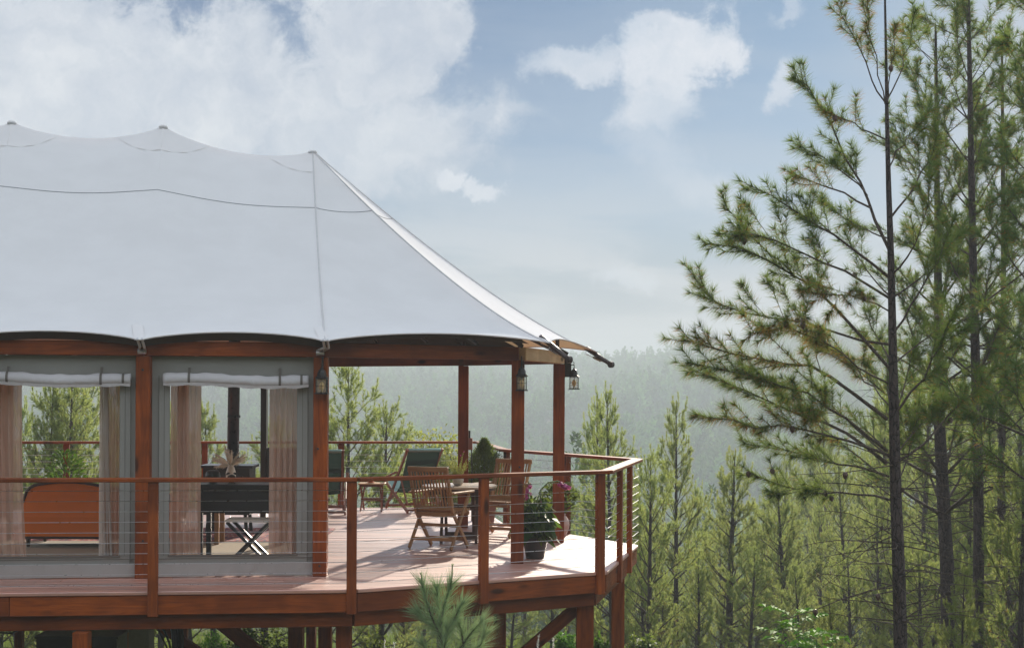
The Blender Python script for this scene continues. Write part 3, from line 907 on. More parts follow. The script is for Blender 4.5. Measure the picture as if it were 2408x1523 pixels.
# end wall between tent room and terrace (with a wide doorway) and rear wall
SW0, SW1 = FP[0] + Vector((-.03, .15, 0)), BP[0] + Vector((-.03, -.1, 0))
sd = (SW1 - SW0).normalized(); sl = (SW1 - SW0).length
q = MB()
for a, b, z0, z1 in [(0, 1.2, .02, BZ + .1), (sl - 1.0, sl, .02, BZ + .1), (1.2, sl - 1.0, 1.95, BZ + .1)]:
    q.bar(SW0 + sd * a + Z0 * (z0 + z1) / 2, SW0 + sd * b + Z0 * (z0 + z1) / 2, .012, z1 - z0)
q.build('end_wall_canvas', M_wall, tent)
q = MB()
q.bar(BP[0] + Z0 * 2.0, BP[4] + Z0 * 2.0, .012, .16)
q.build('rear_wall_canvas', M_wall, tent)
f0 = P(621, 1140, 20.9); f0.z = 0
beam('door_frame', f0, f0 + Z0 * 2.06, .08, .165, M_black, tent, up=(0, 1, 0))
beam('door_frame', f0 + Vector((0, 0, .70)), BP[0] + Vector((-.08, -.3, .70)), .06, .5, M_black, tent)

# ------------------------------------------------------------------ leaf / needle mesh helper
def poly_mesh(name, V, tint, mat, smooth=False):
    """V: (n,k,3) array of separate k-gons with one tint value each"""
    n, k = V.shape[:2]
    me = bpy.data.meshes.new(name)
    me.vertices.add(n * k); me.vertices.foreach_set('co', V.reshape(-1).astype(np.float32))
    me.loops.add(n * k); me.loops.foreach_set('vertex_index', np.arange(n * k, dtype=np.int32))
    me.polygons.add(n); me.polygons.foreach_set('loop_start', np.arange(0, n * k, k, dtype=np.int32))
    at = me.attributes.new('tint', 'FLOAT', 'FACE'); at.data.foreach_set('value', np.clip(tint, 0, 1).astype(np.float32))
    me.materials.append(mat); me.update()
    return me
def nrm(a): return a / np.maximum(np.linalg.norm(a, axis=-1, keepdims=True), 1e-9)
def leaves(base, dirs, L, wd, g, droop=.25, fold=.2):
    """pointed leaves, two triangles folded on the midrib: (n,4,3)"""
    n = len(base); L = np.broadcast_to(L, (n,))[:, None]; wd = np.broadcast_to(wd, (n,))[:, None]
    side = nrm(np.cross(dirs, g.normal(size=(n, 3)) * .5 + np.array([0, 0, 1.0])))
    tip = base + dirs * L - np.array([0, 0, 1.0]) * L * droop
    mid = base + dirs * L * .45
    return np.stack([base, mid + side * wd / 2 + np.array([0, 0, 1.0]) * wd * fold, tip, mid - side * wd / 2 + np.array([0, 0, 1.0]) * wd * fold], 1)
def rand_dirs(n, g, up=0.0):
    d = g.normal(size=(n, 3)); d[:, 2] += up
    return nrm(d)

# ------------------------------------------------------------------ folding teak chair
def folding_chair(name, label, loc, rz, group):
    t_ = thing(name, label, 'chair', loc, rz, group)
    M0 = world_of(t_)
    def T(x, y, z): return M0 @ Vector((x, y, z))
    hw = .23
    def B(nm, p0, p1, w_, h_, up=(0, 0, 1), lab=None):
        return beam(nm, T(*p0), T(*p1), w_, h_, M_teak, t_, up=(M0.to_3x3() @ Vector(up)), bev=.004)
    top = (-.31, .875); seatr = (-.15, .40)
    ft = (.20, 0.0)
    for s in (-1, 1):
        B('back_stile', (s * hw, top[0], top[1]), (s * hw, seatr[0], seatr[1]), .026, .042, (0, 1, 0))
        B('leg', (s * (hw), seatr[0], seatr[1]), (s * hw, ft[0], ft[1] + .012), .026, .042, (0, 1, 0))
        B('leg', (s * (hw + .03), -.26, .012), (s * (hw + .03), .17, .60), .024, .042, (0, 1, 0))
        B('armrest', (s * (hw + .03), -.24, .625), (s * (hw + .03), .25, .625), .058, .024)
        B('seat_rail', (s * (hw - .03), -.17, .395), (s * (hw - .03), .24, .405), .022, .036)
    B('top_rail', (-hw - .02, top[0] - .004, top[1] + .012), (hw + .02, top[0] - .004, top[1] + .012), .034, .055)
    B('lower_back_rail', (-hw, -.165, .455), (hw, -.165, .455), .03, .05)
    for y, z in ((-.185, .115), (-.075, .262)): B('stretcher', (-hw - .03, y, z), (hw + .03, y, z), .022, .036)
    B('stretcher', (-hw, .12, .10), (hw, .12, .10), .022, .036)
    B('apron', (-hw, -.155, .385), (hw, -.155, .385), .024, .05)
    B('apron', (-hw, .23, .385), (hw, .23, .385), .024, .045)
    n = 11
    for k in range(n):
        x = -hw + .04 + (2 * hw - .08) * k / (n - 1)
        B('back_slat', (x, top[0] + .008, top[1] - .01), (x, -.168, .475), .018, .011, (0, 1, 0))
    for k in range(9):
        y = -.14 + .385 * k / 8
        B('seat_slat', (-hw + .005, y, .425 - .012 * math.sin(k / 8 * 3.14)), (hw - .005, y, .425 - .012 * math.sin(k / 8 * 3.14)), .034, .014)
    return t_
h1 = math.atan2(-.43, .90)
rl_ = G(962, 1290); 
c1 = rl_ + (Matrix.Rotation(h1, 3, 'Z') @ Vector((.26, .26, 0)))
folding_chair('folding_chair', 'slatted teak folding armchair with its back to the front railing, nearest the viewer', c1, h1, 'folding teak chairs at the round table')
f2 = Vector((-.50, -.87, 0)); h2 = math.atan2(-f2.x, f2.y)
folding_chair('folding_chair', 'slatted teak folding armchair on the far side of the round table, half behind the post', Vector((-.13, 18.45, 0)), h2, 'folding teak chairs at the round table')

# ------------------------------------------------------------------ round table
TX, TY, TZ, TR = -.60, 17.72, .655, .43
tb = thing('round_table', 'round pale wooden table with a potted flower on it, dark folding legs', 'table', (TX, TY, 0))
for k in range(11):
    y0 = -TR + 2 * TR * k / 11 + .002; y1 = -TR + 2 * TR * (k + 1) / 11 - .002
    pts = []
    for j in range(9):
        y = y0 + (y1 - y0) * j / 8; pts.append((math.sqrt(max(TR * TR - y * y, 1e-5)), y))
    for j in range(9):
        y = y1 - (y1 - y0) * j / 8; pts.append((-math.sqrt(max(TR * TR - y * y, 1e-5)), y))
    n = len(pts)
    vs = [(x + TX, y + TY, TZ) for x, y in pts] + [(x + TX, y + TY, TZ - .022) for x, y in pts]
    fs = [tuple(range(n)), tuple(range(2 * n - 1, n - 1, -1))] + [(i, i + n, (i + 1) % n + n, (i + 1) % n) for i in range(n)]
    MB().add(vs, fs).build('top_slat', M_top, tb)
def TB(nm, p0, p1, w_, h_, m=None): return beam(nm, Vector((TX, TY, 0)) + Vector(p0), Vector((TX, TY, 0)) + Vector(p1), w_, h_, m or M_trim, tb)
MB().lathe([(TR - .03, TZ - .05), (TR - .012, TZ - .05), (TR - .012, TZ - .023), (TR - .03, TZ - .023)], 36, Matrix.Translation((TX, TY, 0))).build('table_rim', M_trim, tb)
for s in (-1, 1):
    TB('leg', (s * .20, -.25, 0.01), (s * .20, .16, TZ - .05), .035, .04)
    TB('leg', (s * .16, .25, 0.01), (s * .16, -.16, TZ - .05), .035, .04)
TB('stretcher', (-.2, -.21, .07), (.2, -.21, .07), .03, .05); TB('stretcher', (-.16, .21, .07), (.16, .21, .07), .03, .05)
TB('stretcher', (-.22, -.02, .40), (.22, -.02, .40), .03, .07)
TB('apron', (-.34, -.14, TZ - .075), (.34, -.14, TZ - .075), .025, .05); TB('apron', (-.34, .14, TZ - .075), (.34, .14, TZ - .075), .025, .05)

# ------------------------------------------------------------------ sling deck chairs
def deck_chair(label, loc, rz):
    t_ = thing('sling_deck_chair', label, 'deck chair', loc, rz, 'green sling deck chairs facing the valley')
    M0 = world_of(t_)
    def T(p): return M0 @ Vector(p)
    hw = .27
    def B(nm, p0, p1, w_, h_): return beam(nm, T(p0), T(p1), w_, h_, M_redteak, t_, up=(M0.to_3x3() @ Vector((0, 1, 0))))
    for s in (-1, 1):
        B('back_frame', (s * hw, -.36, .90), (s * hw, .44, .012), .026, .045)
        B('seat_frame', (s * (hw + .032), -.46, .012), (s * (hw + .032), .46, .44), .026, .045)
        B('armrest', (s * (hw + .06), -.10, .565), (s * (hw + .06), .34, .46), .045, .022)
        B('prop_strut', (s * (hw - .03), -.02, .50), (s * (hw - .03), -.30, .10), .02, .03)
        B('brace', (s * (hw + .005), .42, .07), (s * (hw + .005), .02, .27), .02, .035)
    def bar(nm, y, z, e=.03, r=.017): MB().tube([T((-hw - e, y, z)), T((hw + e, y, z))], r, 8).build(nm, M_redteak, t_, smooth=True)
    bar('top_bar', -.345, .885, .02, .02); bar('crossbar', .455, .425, .045); bar('crossbar', -.43, .04, .045); bar('crossbar', .41, .05, .02); bar('crossbar', -.28, .12, .0, .013)
    pr_ = [(-.345, .908), (-.33, .87), (-.22, .66), (-.11, .47), (-.02, .345), (.06, .285), (.14, .262), (.24, .285), (.35, .35), (.44, .43), (.462, .445)]
    for nm, m_, i0, i1 in (('sling', M_sling, 0, 6), ('sling', M_teal, 5, 10)):
        vs = []; nn = 8
        for (y, z) in pr_[i0:i1 + 1]:
            for j in range(nn + 1):
                f = j / nn * 2 - 1
                vs.append(T((f * (hw - .02), y, z - .018 * (1 - f * f))))
        k = i1 - i0
        MB().add(vs, [(a * (nn + 1) + b, a * (nn + 1) + b + 1, (a + 1) * (nn + 1) + b + 1, (a + 1) * (nn + 1) + b) for a in range(k) for b in range(nn)]).build(nm, m_, t_, smooth=True)
    MB().tube([T((-hw + .02, -.345, .885)), T((hw - .02, -.345, .885))], .025, 10).build('sling_sleeve', M_teal, t_, smooth=True)
f = Vector((-.45, .89, 0)).normalized(); h = math.atan2(-f.x, f.y)
foot = G(961, 1206)
deck_chair('green sling deck chair between the small side table and the round table', foot + Matrix.Rotation(h, 3, 'Z') @ Vector((.29, .46, 0)), h)
f = Vector((-.10, .99, 0)).normalized(); h = math.atan2(-f.x, f.y)
foot = G(811, 1211)
deck_chair('green sling deck chair half hidden behind the tent corner post', foot + Matrix.Rotation(h, 3, 'Z') @ Vector((-.30, .46, 0)), h)

# small folding side table with cup and saucer
sp = G(873, 1202); sp.y += .12
stb = thing('side_table', 'small slatted folding side table beside the deck chair', 'table', sp)
for k in range(6): beam('top_slat', sp + Vector((-.19, -.15 + .06 * k, .395)), sp + Vector((.19, -.15 + .06 * k, .395)), .054, .016, M_teak, stb)
for s in (-1, 1):
    beam('leg', sp + Vector((s * .15, -.17, .01)), sp + Vector((s * .11, .10, .385)), .022, .03, M_redteak, stb)
    beam('leg', sp + Vector((s * .13, .17, .01)), sp + Vector((s * .16, -.10, .385)), .022, .03, M_redteak, stb)
beam('apron', sp + Vector((-.17, -.13, .37)), sp + Vector((.17, -.13, .37)), .02, .03, M_redteak, stb)
beam('shelf_rail', sp + Vector((-.15, -.10, .17)), sp + Vector((.15, -.10, .17)), .02, .045, M_redteak, stb)
cup = thing('cup_and_saucer', 'orange cup and saucer on the small side table', 'cup', sp + Vector((-.02, 0, .403)))
MB().lathe([(.03, 0), (.035, .003), (.062, .012), (.066, .014)], 18, world_of(cup)).build('saucer', M_orangecup, cup, smooth=True)
MB().lathe([(.022, .008), (.032, .02), (.038, .05), (.040, .062)], 18, world_of(cup)).build('bowl', M_orangecup, cup, smooth=True)
hp = [world_of(cup) @ Vector((.038 + .022 * math.sin(a), 0, .038 + .018 * math.cos(a))) for a in np.linspace(0, math.pi, 7)]
MB().tube(hp, .004, 5).build('handle', M_orangecup, cup, smooth=True)

# ------------------------------------------------------------------ lanterns
def lantern(label, p, arm_dir, plate_off=.0):
    """p: top centre of the lantern body (underside of hanging scroll)"""
    t_ = thing('wall_lantern', label, 'lantern', p, 0, 'black carriage lanterns on the tent posts')
    O = Vector(p)
    ad = Vector(arm_dir).normalized()
    sdv = Vector((ad.y, -ad.x, 0))
    pl = O - ad * .075
    beam('back_plate', pl + Z0 * -.10, pl + Z0 * .11, .014, .085, M_black, t_, up=ad)
    arc = [pl + Z0 * .035, pl + ad * .03 + Z0 * .04, O + Z0 * .04, O + Z0 * .0]
    MB().tube(arc, .0065, 6).build('arm', M_black, t_)
    sc_ = [O + ad * (.02 * math.cos(a) - .02) * .9 + Z0 * (.06 + .022 * math.sin(a)) for a in np.linspace(-1, 3.6, 10)]
    MB().tube(sc_, .004, 5).build('scroll', M_black, t_)
    MB().lathe([(.006, .01), (.014, 0), (.014, -.008), (.022, -.014), (.03, -.02), (.041, -.045), (.046, -.075), (.060, -.088), (.066, -.093), (.064, -.098), (.02, -.099)][::-1], 6, Matrix.Translation(O) @ Matrix.Rotation(R(15), 4, 'Z')).build('lamp_roof', M_black, t_)
    zt, zb = -.098, -.232
    hwid = .048
    q = MB()
    for a in (-1, 1):
        for b in (-1, 1): q.bar(O + Vector((a * hwid, b * hwid, zt)), O + Vector((a * hwid, b * hwid, zb)), .006, .006)
    for (a, b) in ((0, -1), (0, 1), (1, 0), (-1, 0)):
        q.bar(O + Vector((a * hwid, b * hwid, zt)), O + Vector((a * hwid, b * hwid, zb)), .004, .004)
        s_ = Vector((b, a, 0)) * hwid
        for z in (-.165, -.104, -.228): q.bar(O + Vector((a * hwid, b * hwid, z)) - s_, O + Vector((a * hwid, b * hwid, z)) + s_, .004, .004)
    q.build('cage', M_black, t_)
    for (a, b) in ((0, -1), (0, 1), (1, 0), (-1, 0)):
        s_ = Vector((b, a, 0)) * (hwid - .004); c_ = O + Vector((a, b, 0)) * (hwid - .004)
        MB().quad(c_ - s_ + Z0 * zt, c_ + s_ + Z0 * zt, c_ + s_ + Z0 * zb, c_ - s_ + Z0 * zb).build('glass_pane', M_glass, t_)
    MB().box((O.x, O.y, O.z + zb - .006), (.125, .125, .011)).build('base', M_black, t_)
    MB().lathe([(.008, -.232), (.01, -.21), (.022, -.185), (.026, -.165), (.02, -.145), (.008, -.13), (.004, -.125)], 12, Matrix.Translation(O)).build('bulb', M_brass, t_, smooth=True)
lantern('black lantern on the tent corner post beside the canvas wall', P(757, 865, FP[0].y - .075), (0, -1, 0))
lantern('black lantern on the front of the free-standing terrace post', P(1227, 862, E1.y - .075), (0, -1, 0))
lantern('black lantern hanging clear of the right-hand terrace post against the forest', P(1350, 866, E2.y + .03), (1, -.1, 0))

# junction box on the far post
jb = thing('junction_box', 'small brown electrical box on the far terrace post at rail height', 'electrical box', P(1106, 1046, 19.5))
MB().box(tuple(P(1106, 1043, 19.52)), (.055, .10, .15)).build('box', M_terra, jb)
MB().tube([P(1104, 1035, 19.5), P(1104, 1012, 19.5)], .012, 6).build('conduit', M_black, jb)
MB().tube([P(1108, 1052, 19.5), P(1110, 1100, 19.5), P(1109, 1225, 19.5)], .007, 6).build('conduit', M_black, jb)

# ------------------------------------------------------------------ pots and plants
def pot_prof(r0, r1, h, lip=.012, wall=.012):
    return [(r0, 0), (r0 + (r1 - r0) * .5, h * .5), (r1, h - lip), (r1 + .006, h - lip), (r1 + .006, h), (r1 - wall, h), (r1 - wall - .004, h - .03)]
g_ = np.random.default_rng(11)
# conifer
cp = Vector((-.36, 20.0, 0))
cf = thing('conifer_in_pot', 'bushy dark green conifer in a brown clay pot by the far terrace post', 'potted conifer', cp)
MB().lathe(pot_prof(.13, .17, .28), 28, Matrix.Translation(cp)).build('pot', M_terra, cf, smooth=False)
MB().tube([cp + Z0 * .2, cp + Z0 * 1.0], [.02, .006], 6).build('stem', M_twig, cf)
n = 13000
zz = g_.random(n) ** 1.15
rad_ = .27 * np.sin(np.clip((zz * .93 + .07) * np.pi, 0, np.pi)) ** .6 * (1 - zz) ** .34 * (1 + .22 * np.sin(zz * 17 + 5 * g_.random(n))) * 1.12
th = g_.random(n) * 6.283; lob = 1 + .14 * np.sin(th * 5 + zz * 9) + .12 * np.sin(th * 11 + zz * 31) + .08 * np.sin(th * 3 + zz * 60)
rr = rad_ * lob * g_.random(n) ** .35
b = np.stack([cp.x + rr * np.cos(th), cp.y + rr * np.sin(th), .30 + zz * .80], 1)
d_ = nrm(np.stack([np.cos(th), np.sin(th), np.full(n, 1.1)], 1) + g_.normal(size=(n, 3)) * .45)
meshobj('foliage', poly_mesh('foliage', leaves(b, d_, .030 + .04 * g_.random(n) ** 2, .011, g_, 0, 0) - np.array(tuple(cp)), .10 + .55 * (rr / (rad_ * lob + 1e-6)) ** 3 * g_.random(n) + .35 * zz * g_.random(n) + .1, M_leaf), cf, world_of(cf))

def plant(root, base, n, L, wd, spread, hgt, mat, seed, up=.6, droop=.3, name='leaves', shell=.5, zlow=0.0):
    g2 = np.random.default_rng(seed)
    zz = g2.random(n); th = g2.random(n) * 6.283
    rr = spread * np.sqrt(np.clip(1 - (2 * zz - 1) ** 2, 0.02, 1)) * g2.random(n) ** shell
    b = np.stack([rr * np.cos(th), rr * np.sin(th), zlow + zz * hgt], 1) + np.array(tuple(base))
    d = nrm(np.stack([np.cos(th), np.sin(th), np.full(n, up)], 1) + g2.normal(size=(n, 3)) * .4)
    V = leaves(b, d, L * (.6 + .7 * g2.random(n)), wd * (.7 + .6 * g2.random(n)), g2, droop, .25)
    V = V - np.array(tuple(world_of(root).translation))
    return meshobj(name, poly_mesh(name, V, g2.random(n) ** 1.3, mat), root, world_of(root))
def stems(root, base, tips, r=.004, mat=None, name='stem'):
    for tp in tips:
        tp = Vector(tp); md = base.lerp(tp, .5) + Vector((0, 0, .04)) + (tp - base).cross(Z0) * .05
        MB().tube([base, md, tp], [r, r * .8, r * .5], 5).build(name, mat or M_twig, root)

# foxglove planter
fp = Vector((.25, 16.05, 0))
fx = thing('foxglove_planter', 'black pot of big green leaves and arching pink foxgloves right of the terrace post', 'potted plant', fp)
MB().lathe(pot_prof(.095, .135, .215), 28, Matrix.Translation(fp)).build('pot', M_blackpot, fx)
plant(fx, fp, 230, .15, .11, .165, .36, M_leafd, 3, .5, .5, zlow=.14)
plant(fx, fp, 90, .11, .07, .16, .30, M_leaf, 4, .8, .3, zlow=.30)
def spikes(px, nb, seed, size=.034):
    g2 = np.random.default_rng(seed)
    pts = [P(*q) for q in px]
    MB().tube(pts, [.006] * (len(pts) - 1) + [.003], 6).build('flower_stem', M_leafstem, fx)
    return pts
M_leafstem = simple('green_stem', (.10, .16, .05), .6)
M_bud = leaf_mat('green_buds', [(0, (.10, .16, .05)), (1, (.28, .34, .14))], .3, (.3, .35, .1))
def bells(pts, i0, i1, nb, rad, seed, mat=M_pinkf):
    g2 = np.random.default_rng(seed); q = []
    for k in range(nb):
        f = i0 + (i1 - i0) * (k + .5) / nb
        i = min(int(f), len(pts) - 2); p = np.array(pts[i].lerp(pts[i + 1], f - i))
        a = g2.random() * 6.283
        d = nrm(np.array([math.cos(a), math.sin(a), -.75]))
        e1 = nrm(np.cross(d, [0, 0, 1.0])); e2 = np.cross(d, e1)
        for j in range(8):
            a0, a1 = j / 8 * 6.283, (j + 1) / 8 * 6.283
            r0, r1, L = rad * .28, rad * .62, rad * 1.7
            P0 = p + e1 * math.cos(a0) * r0 + e2 * math.sin(a0) * r0; P1 = p + e1 * math.cos(a1) * r0 + e2 * math.sin(a1) * r0
            Q0 = p + d * L + e1 * math.cos(a0) * r1 + e2 * math.sin(a0) * r1; Q1 = p + d * L + e1 * math.cos(a1) * r1 + e2 * math.sin(a1) * r1
            q.append([P0, P1, Q1, Q0])
    V = np.array(q) - np.array(tuple(world_of(fx).translation))
    meshobj('flower_bells', poly_mesh('flower_bells', V, g2.random(len(V)), mat), fx, world_of(fx))
s1 = spikes([(1258, 1215, 16.05), (1262, 1180, 16.05), (1272, 1150, 16.1), (1290, 1133, 16.1), (1312, 1130, 16.15), (1328, 1138, 16.15), (1338, 1143, 16.15)], 0, 1)
bells(s1, 4.2, 5.95, 22, .030, 2)
bells(s1, 1.2, 4.2, 30, .010, 5, M_bud)
s2 = spikes([(1246, 1210, 16.0), (1243, 1170, 16.0), (1242, 1142, 16.0), (1243, 1132, 16.0)], 0, 3)
bells(s2, 1.0, 2.4, 13, .025, 6)
bells(s2, 2.3, 2.95, 6, .008, 7, M_bud)
s3 = spikes([(1262, 1215, 16.0), (1268, 1185, 16.0), (1272, 1160, 16.0), (1270, 1150, 16.0)], 0, 8)
bells(s3, .8, 2.6, 12, .012, 9, M_bud); bells(s3, 1.0, 1.6, 4, .015, 10)
# ceramic pot behind the right-hand post
q_ = G(1314, 1262); q_.y += .12
cpot = thing('ribbed_pot_plant', 'leafy shrub in a ribbed pinkish vase-shaped pot behind the right-hand post', 'potted plant', q_)
prof = [(.075, 0), (.10, .03), (.125, .09), (.132, .14), (.122, .19), (.095, .235), (.078, .25), (.088, .262), (.088, .272), (.075, .272)]
pr2 = []
for i in range(len(prof) - 1):
    for j in range(4):
        f = j / 4; r_ = prof[i][0] * (1 - f) + prof[i + 1][0] * f; z_ = prof[i][1] * (1 - f) + prof[i + 1][1] * f
        pr2.append((r_ + .0022 * (j % 2), z_))
MB().lathe(pr2, 28, Matrix.Translation(q_)).build('pot', M_pink, cpot, smooth=True)
stems(cpot, q_ + Z0 * .25, [q_ + Vector((x, y, z)) for x, y, z in [(-.12, 0, .45), (.1, .05, .5), (0, -.05, .55), (.14, 0, .35), (-.18, .02, .52)]])
plant(cpot, q_, 420, .075, .034, .20, .36, M_leaf, 21, .6, .2, zlow=.27)
# stone pot with flowering heather on the table
tpz = Vector((-.62, 17.72, TZ))
hp_ = thing('heather_pot', 'speckled stone pot of yellow-green heather with dark pink buds on the round table', 'potted flower', tpz)
MB().lathe([(.042, 0), (.058, .02), (.064, .055), (.062, .09), (.057, .105), (.05, .105), (.045, .09)], 22, Matrix.Translation(tpz)).build('pot', M_stone, hp_, smooth=True)
g2 = np.random.default_rng(31)
b, d, V = [], [], []
for k in range(46):
    a = g2.random() * 6.283; r_ = g2.random() ** .6
    d0 = nrm(np.array([math.cos(a) * r_ * .75, math.sin(a) * r_ * .75, 1.0])); L = .13 + .12 * g2.random()
    if k in (3, 9): d0 = nrm(np.array([.22, 0, 1.0])); L = .31 + .02 * (k == 3)
    for j in range(46):
        b.append(np.array(tpz) + np.array([0, 0, .08]) + np.array([math.cos(a), math.sin(a), 0]) * .02 + d0 * L * j / 46); d.append(nrm(d0 * .8 + g2.normal(size=3) * .7))
b, d = np.array(b), np.array(d)
meshobj('foliage', poly_mesh('foliage', leaves(b, d, .017, .006, g2, 0, 0) - np.array(tpz), g2.random(len(b)), M_yleaf), hp_, world_of(hp_))
for x, z in ((.068, .385), (-.09, .325), (-.05, .30), (.03, .34)):
    MB().lathe([(.0, -.012), (.007, -.004), (.007, .006), (.0, .014)], 8, Matrix.Translation(tpz + Vector((x, 0, z)))).build('bud', M_pinkf if x > 0 else M_trim, hp_)
    MB().tube([tpz + Vector((x * .2, 0, .09)), tpz + Vector((x * .9, 0, z - .02))], .0016, 4).build('stem', M_leafstem, hp_)

# ------------------------------------------------------------------ interior
mt_ = MB().box((-5.6, 16.3, .010), (6.3, 2.6, .012)).build('sisal_mat', M_mat); props(mt_, 'beige woven mat covering the tent floor behind the windows', 'mat')
m, t, out = new_mat('red_patterned_rug')
co = t.n('ShaderNodeTexCoord').outputs['Object']
vo = t.n('ShaderNodeTexVoronoi'); vo.inputs['Scale'].default_value = 9; t.link(co, vo.inputs['Vector'])
wv = t.n('ShaderNodeTexWave'); wv.inputs['Scale'].default_value = 5; wv.inputs['Distortion'].default_value = 3; t.link(co, wv.inputs['Vector'])
col = t.ramp(vo.outputs['Distance'], [(.2, (.35, .04, .05)), (.35, (.55, .45, .38)), (.45, (.30, .03, .05)), (.6, (.08, .04, .08))])
col = t.mix(t.maprange(wv.outputs[0], .4, .6, 0, .5), col, (.42, .08, .08))
principled(t, out, col, .95)
M_rug = m
rg_ = MB().box((-4.3, 18.3, .014), (4.2, 1.7, .012)).build('red_rug', M_rug); props(rg_, 'red patterned rug on the tent floor behind the sofa and desk', 'rug')

# curtains
def curtain(label, a0, a1, seed, mat=None, group='linen curtains in the tent windows', dep=-.16, gather=.0, hem=.0):
    t0 = WQ((a0 + a1) / 2, .1, dep)
    vs, fs = [], []
    na, nz = 40, 14; r0 = random.Random(seed); ph = [r0.uniform(0, 6) for _ in range(4)]
    for j in range(nz + 1):
        z = .05 + 1.86 * j / nz; fz = j / nz
        for i in range(na + 1):
            f_ = i / na
            a = a0 + (a1 - a0) * f_ + (hem * (1 - fz) ** 2 * (f_ - .0)) - gather * math.exp(-((fz - .45) / .2) ** 2) * (f_ - .5)
            wv = .024 * math.sin(f_ * 30 + ph[0] + .5 * math.sin(fz * 4)) + .012 * math.sin(f_ * 61 + ph[1]) + .01 * math.sin(fz * 5 + f_ * 6)
            vs.append(WQ(a, z, dep + wv))
    fs = [(j * (na + 1) + i, j * (na + 1) + i + 1, (j + 1) * (na + 1) + i + 1, (j + 1) * (na + 1) + i) for j in range(nz) for i in range(na)]
    q = MB().add(vs, fs)
    o = q.build('curtain', mat or M_curtain, None, smooth=True)
    props(o, label, 'curtain', group)
    return o
def apx(px): return W(px, 1100)[0]
curtain('brown linen curtain at the left side of the window in front of the orange sofa', apx(-44), apx(42), 1, hem=.06)
curtain('tan linen curtain hanging at the right side of the orange sofa window', apx(241), apx(281), 2)
curtain('white curtain edge hanging right in front of the orange sofa end', apx(230), apx(250), 3, M_curtw, dep=-.13, hem=.06)
curtain('tan linen curtain at the left side of the window with the black stove', apx(398), apx(470), 4)
curtain('tan linen curtain at the right side of the window with the black stove', apx(632), apx(702), 5)
for k in (2, 3):
    of = offs[k]
    curtain('linen curtain in a tent window beyond the left edge of the view', win[0] + of - .02, win[0] + of + .25, 10 + k, group='curtains of the outer windows')
    curtain('linen curtain in a tent window beyond the left edge of the view', win[1] + of - .25, win[1] + of + .02, 20 + k, group='curtains of the outer windows')

# orange sofa seen from behind
sx0 = P(52, 1200, 16.7).x; sy = 16.7
sofa = thing('orange_sofa', 'orange velvet sofa with a curved dark-trimmed back, seen from behind through the window', 'sofa', (sx0 + .62, sy, 0))
SWd = 1.62; prof = []
for i in range(41):
    f_ = i / 40
    z = .655 + .045 * math.sin((f_ * 2.1 - .12) * math.pi) * (1 if f_ < .9 else 1)
    e = min(f_, 1 - f_)
    if e < .09: z -= .17 * (1 - math.sqrt(max(0, 1 - (1 - e / .09) ** 2)))
    prof.append((sx0 + SWd * f_, z + .03))
q = MB(); vs = []
for x, z in prof: vs += [(x, sy, .125), (x, sy - .015, .35), (x, sy + .03, z), (x, sy + .13, z - .01), (x, sy + .15, .35), (x, sy + .15, .125)]
fs = []
for i in range(40):
    for j in range(5): fs.append((i * 6 + j, (i + 1) * 6 + j, (i + 1) * 6 + j + 1, i * 6 + j + 1))
fs += [tuple(range(6))[::-1], tuple(range(240, 246))]
q.add(vs, fs); q.build('backrest', M_orange, sofa, smooth=False)
MB().tube([(x, sy + .02, z + .004) for x, z in prof], .017, 6).build('back_trim', M_trim, sofa, smooth=True)
MB().box((sx0 + SWd / 2, sy + .42, .27), (SWd - .08, .56, .26)).build('seat', M_orange, sofa)
MB().box((sx0 + SWd / 2, sy + .35, .122), (SWd - .03, .72, .03)).build('base_trim', M_trim, sofa)
for x in (sx0 + .05, sx0 + SWd - .05):
    MB().tube([(x, sy + .05, .56), (x, sy + .3, .50), (x, sy + .66, .46)], [.06, .07, .065], 10).build('armrest', M_orange, sofa, smooth=True)
    for y in (sy + .06, sy + .66): MB().tube([(x, y, .11), (x, y, 0)], [.028, .016], 8).build('leg', M_trim, sofa)
# dark desk
dx0, dx1 = P(463, 1200, 15.5).x, P(700, 1200, 15.5).x
desk = thing('black_desk', 'black writing desk behind the window, its back to the viewer', 'desk', ((dx0 + dx1) / 2, 15.75, 0))
MB().box(((dx0 + dx1) / 2, 15.75, .775), (dx1 - dx0 + .04, .56, .03)).build('desk_top', M_black, desk)
MB().box(((dx0 + dx1) / 2, 15.51, .63), (dx1 - dx0, .03, .26)).build('back_panel', M_black, desk)
for x in (dx0 + .03, dx1 - .03):
    MB().box((x, 15.75, .63), (.03, .5, .26)).build('side_panel', M_black, desk)
    for y in (15.53, 15.97): beam('leg', (x, y, 0), (x, y, .5), .05, .05, M_black, desk)
dsk = lambda px, d=15.62: P(px, 1100, d).x
ck = thing('alarm_clock', 'small black twin-bell alarm clock on the desk', 'alarm clock', (dsk(545), 15.62, .79))
c_ = Vector((dsk(545), 15.62, .79))
MB().add([tuple(c_ + Vector((.045 * math.cos(a), s * .02, .05 + .045 * math.sin(a)))) for s in (-1, 1) for a in np.linspace(0, 6.283, 17)[:-1]], [tuple(range(16)), tuple(range(31, 15, -1))] + [(i, (i + 1) % 16, (i + 1) % 16 + 16, i + 16) for i in range(16)]).build('case', M_black, ck)
for s in (-1, 1):
    MB().lathe([(.024, 0), (.02, .012), (.008, .02), (.0, .021)], 10, Matrix.Translation(c_ + Vector((s * .035, 0, .095))) @ Matrix.Rotation(R(s * 25), 4, 'Y')).build('bell', M_black, ck)
    MB().tube([c_ + Vector((s * .02, 0, .01)), c_ + Vector((s * .035, 0, -.0))], .004, 4).build('foot', M_black, ck)
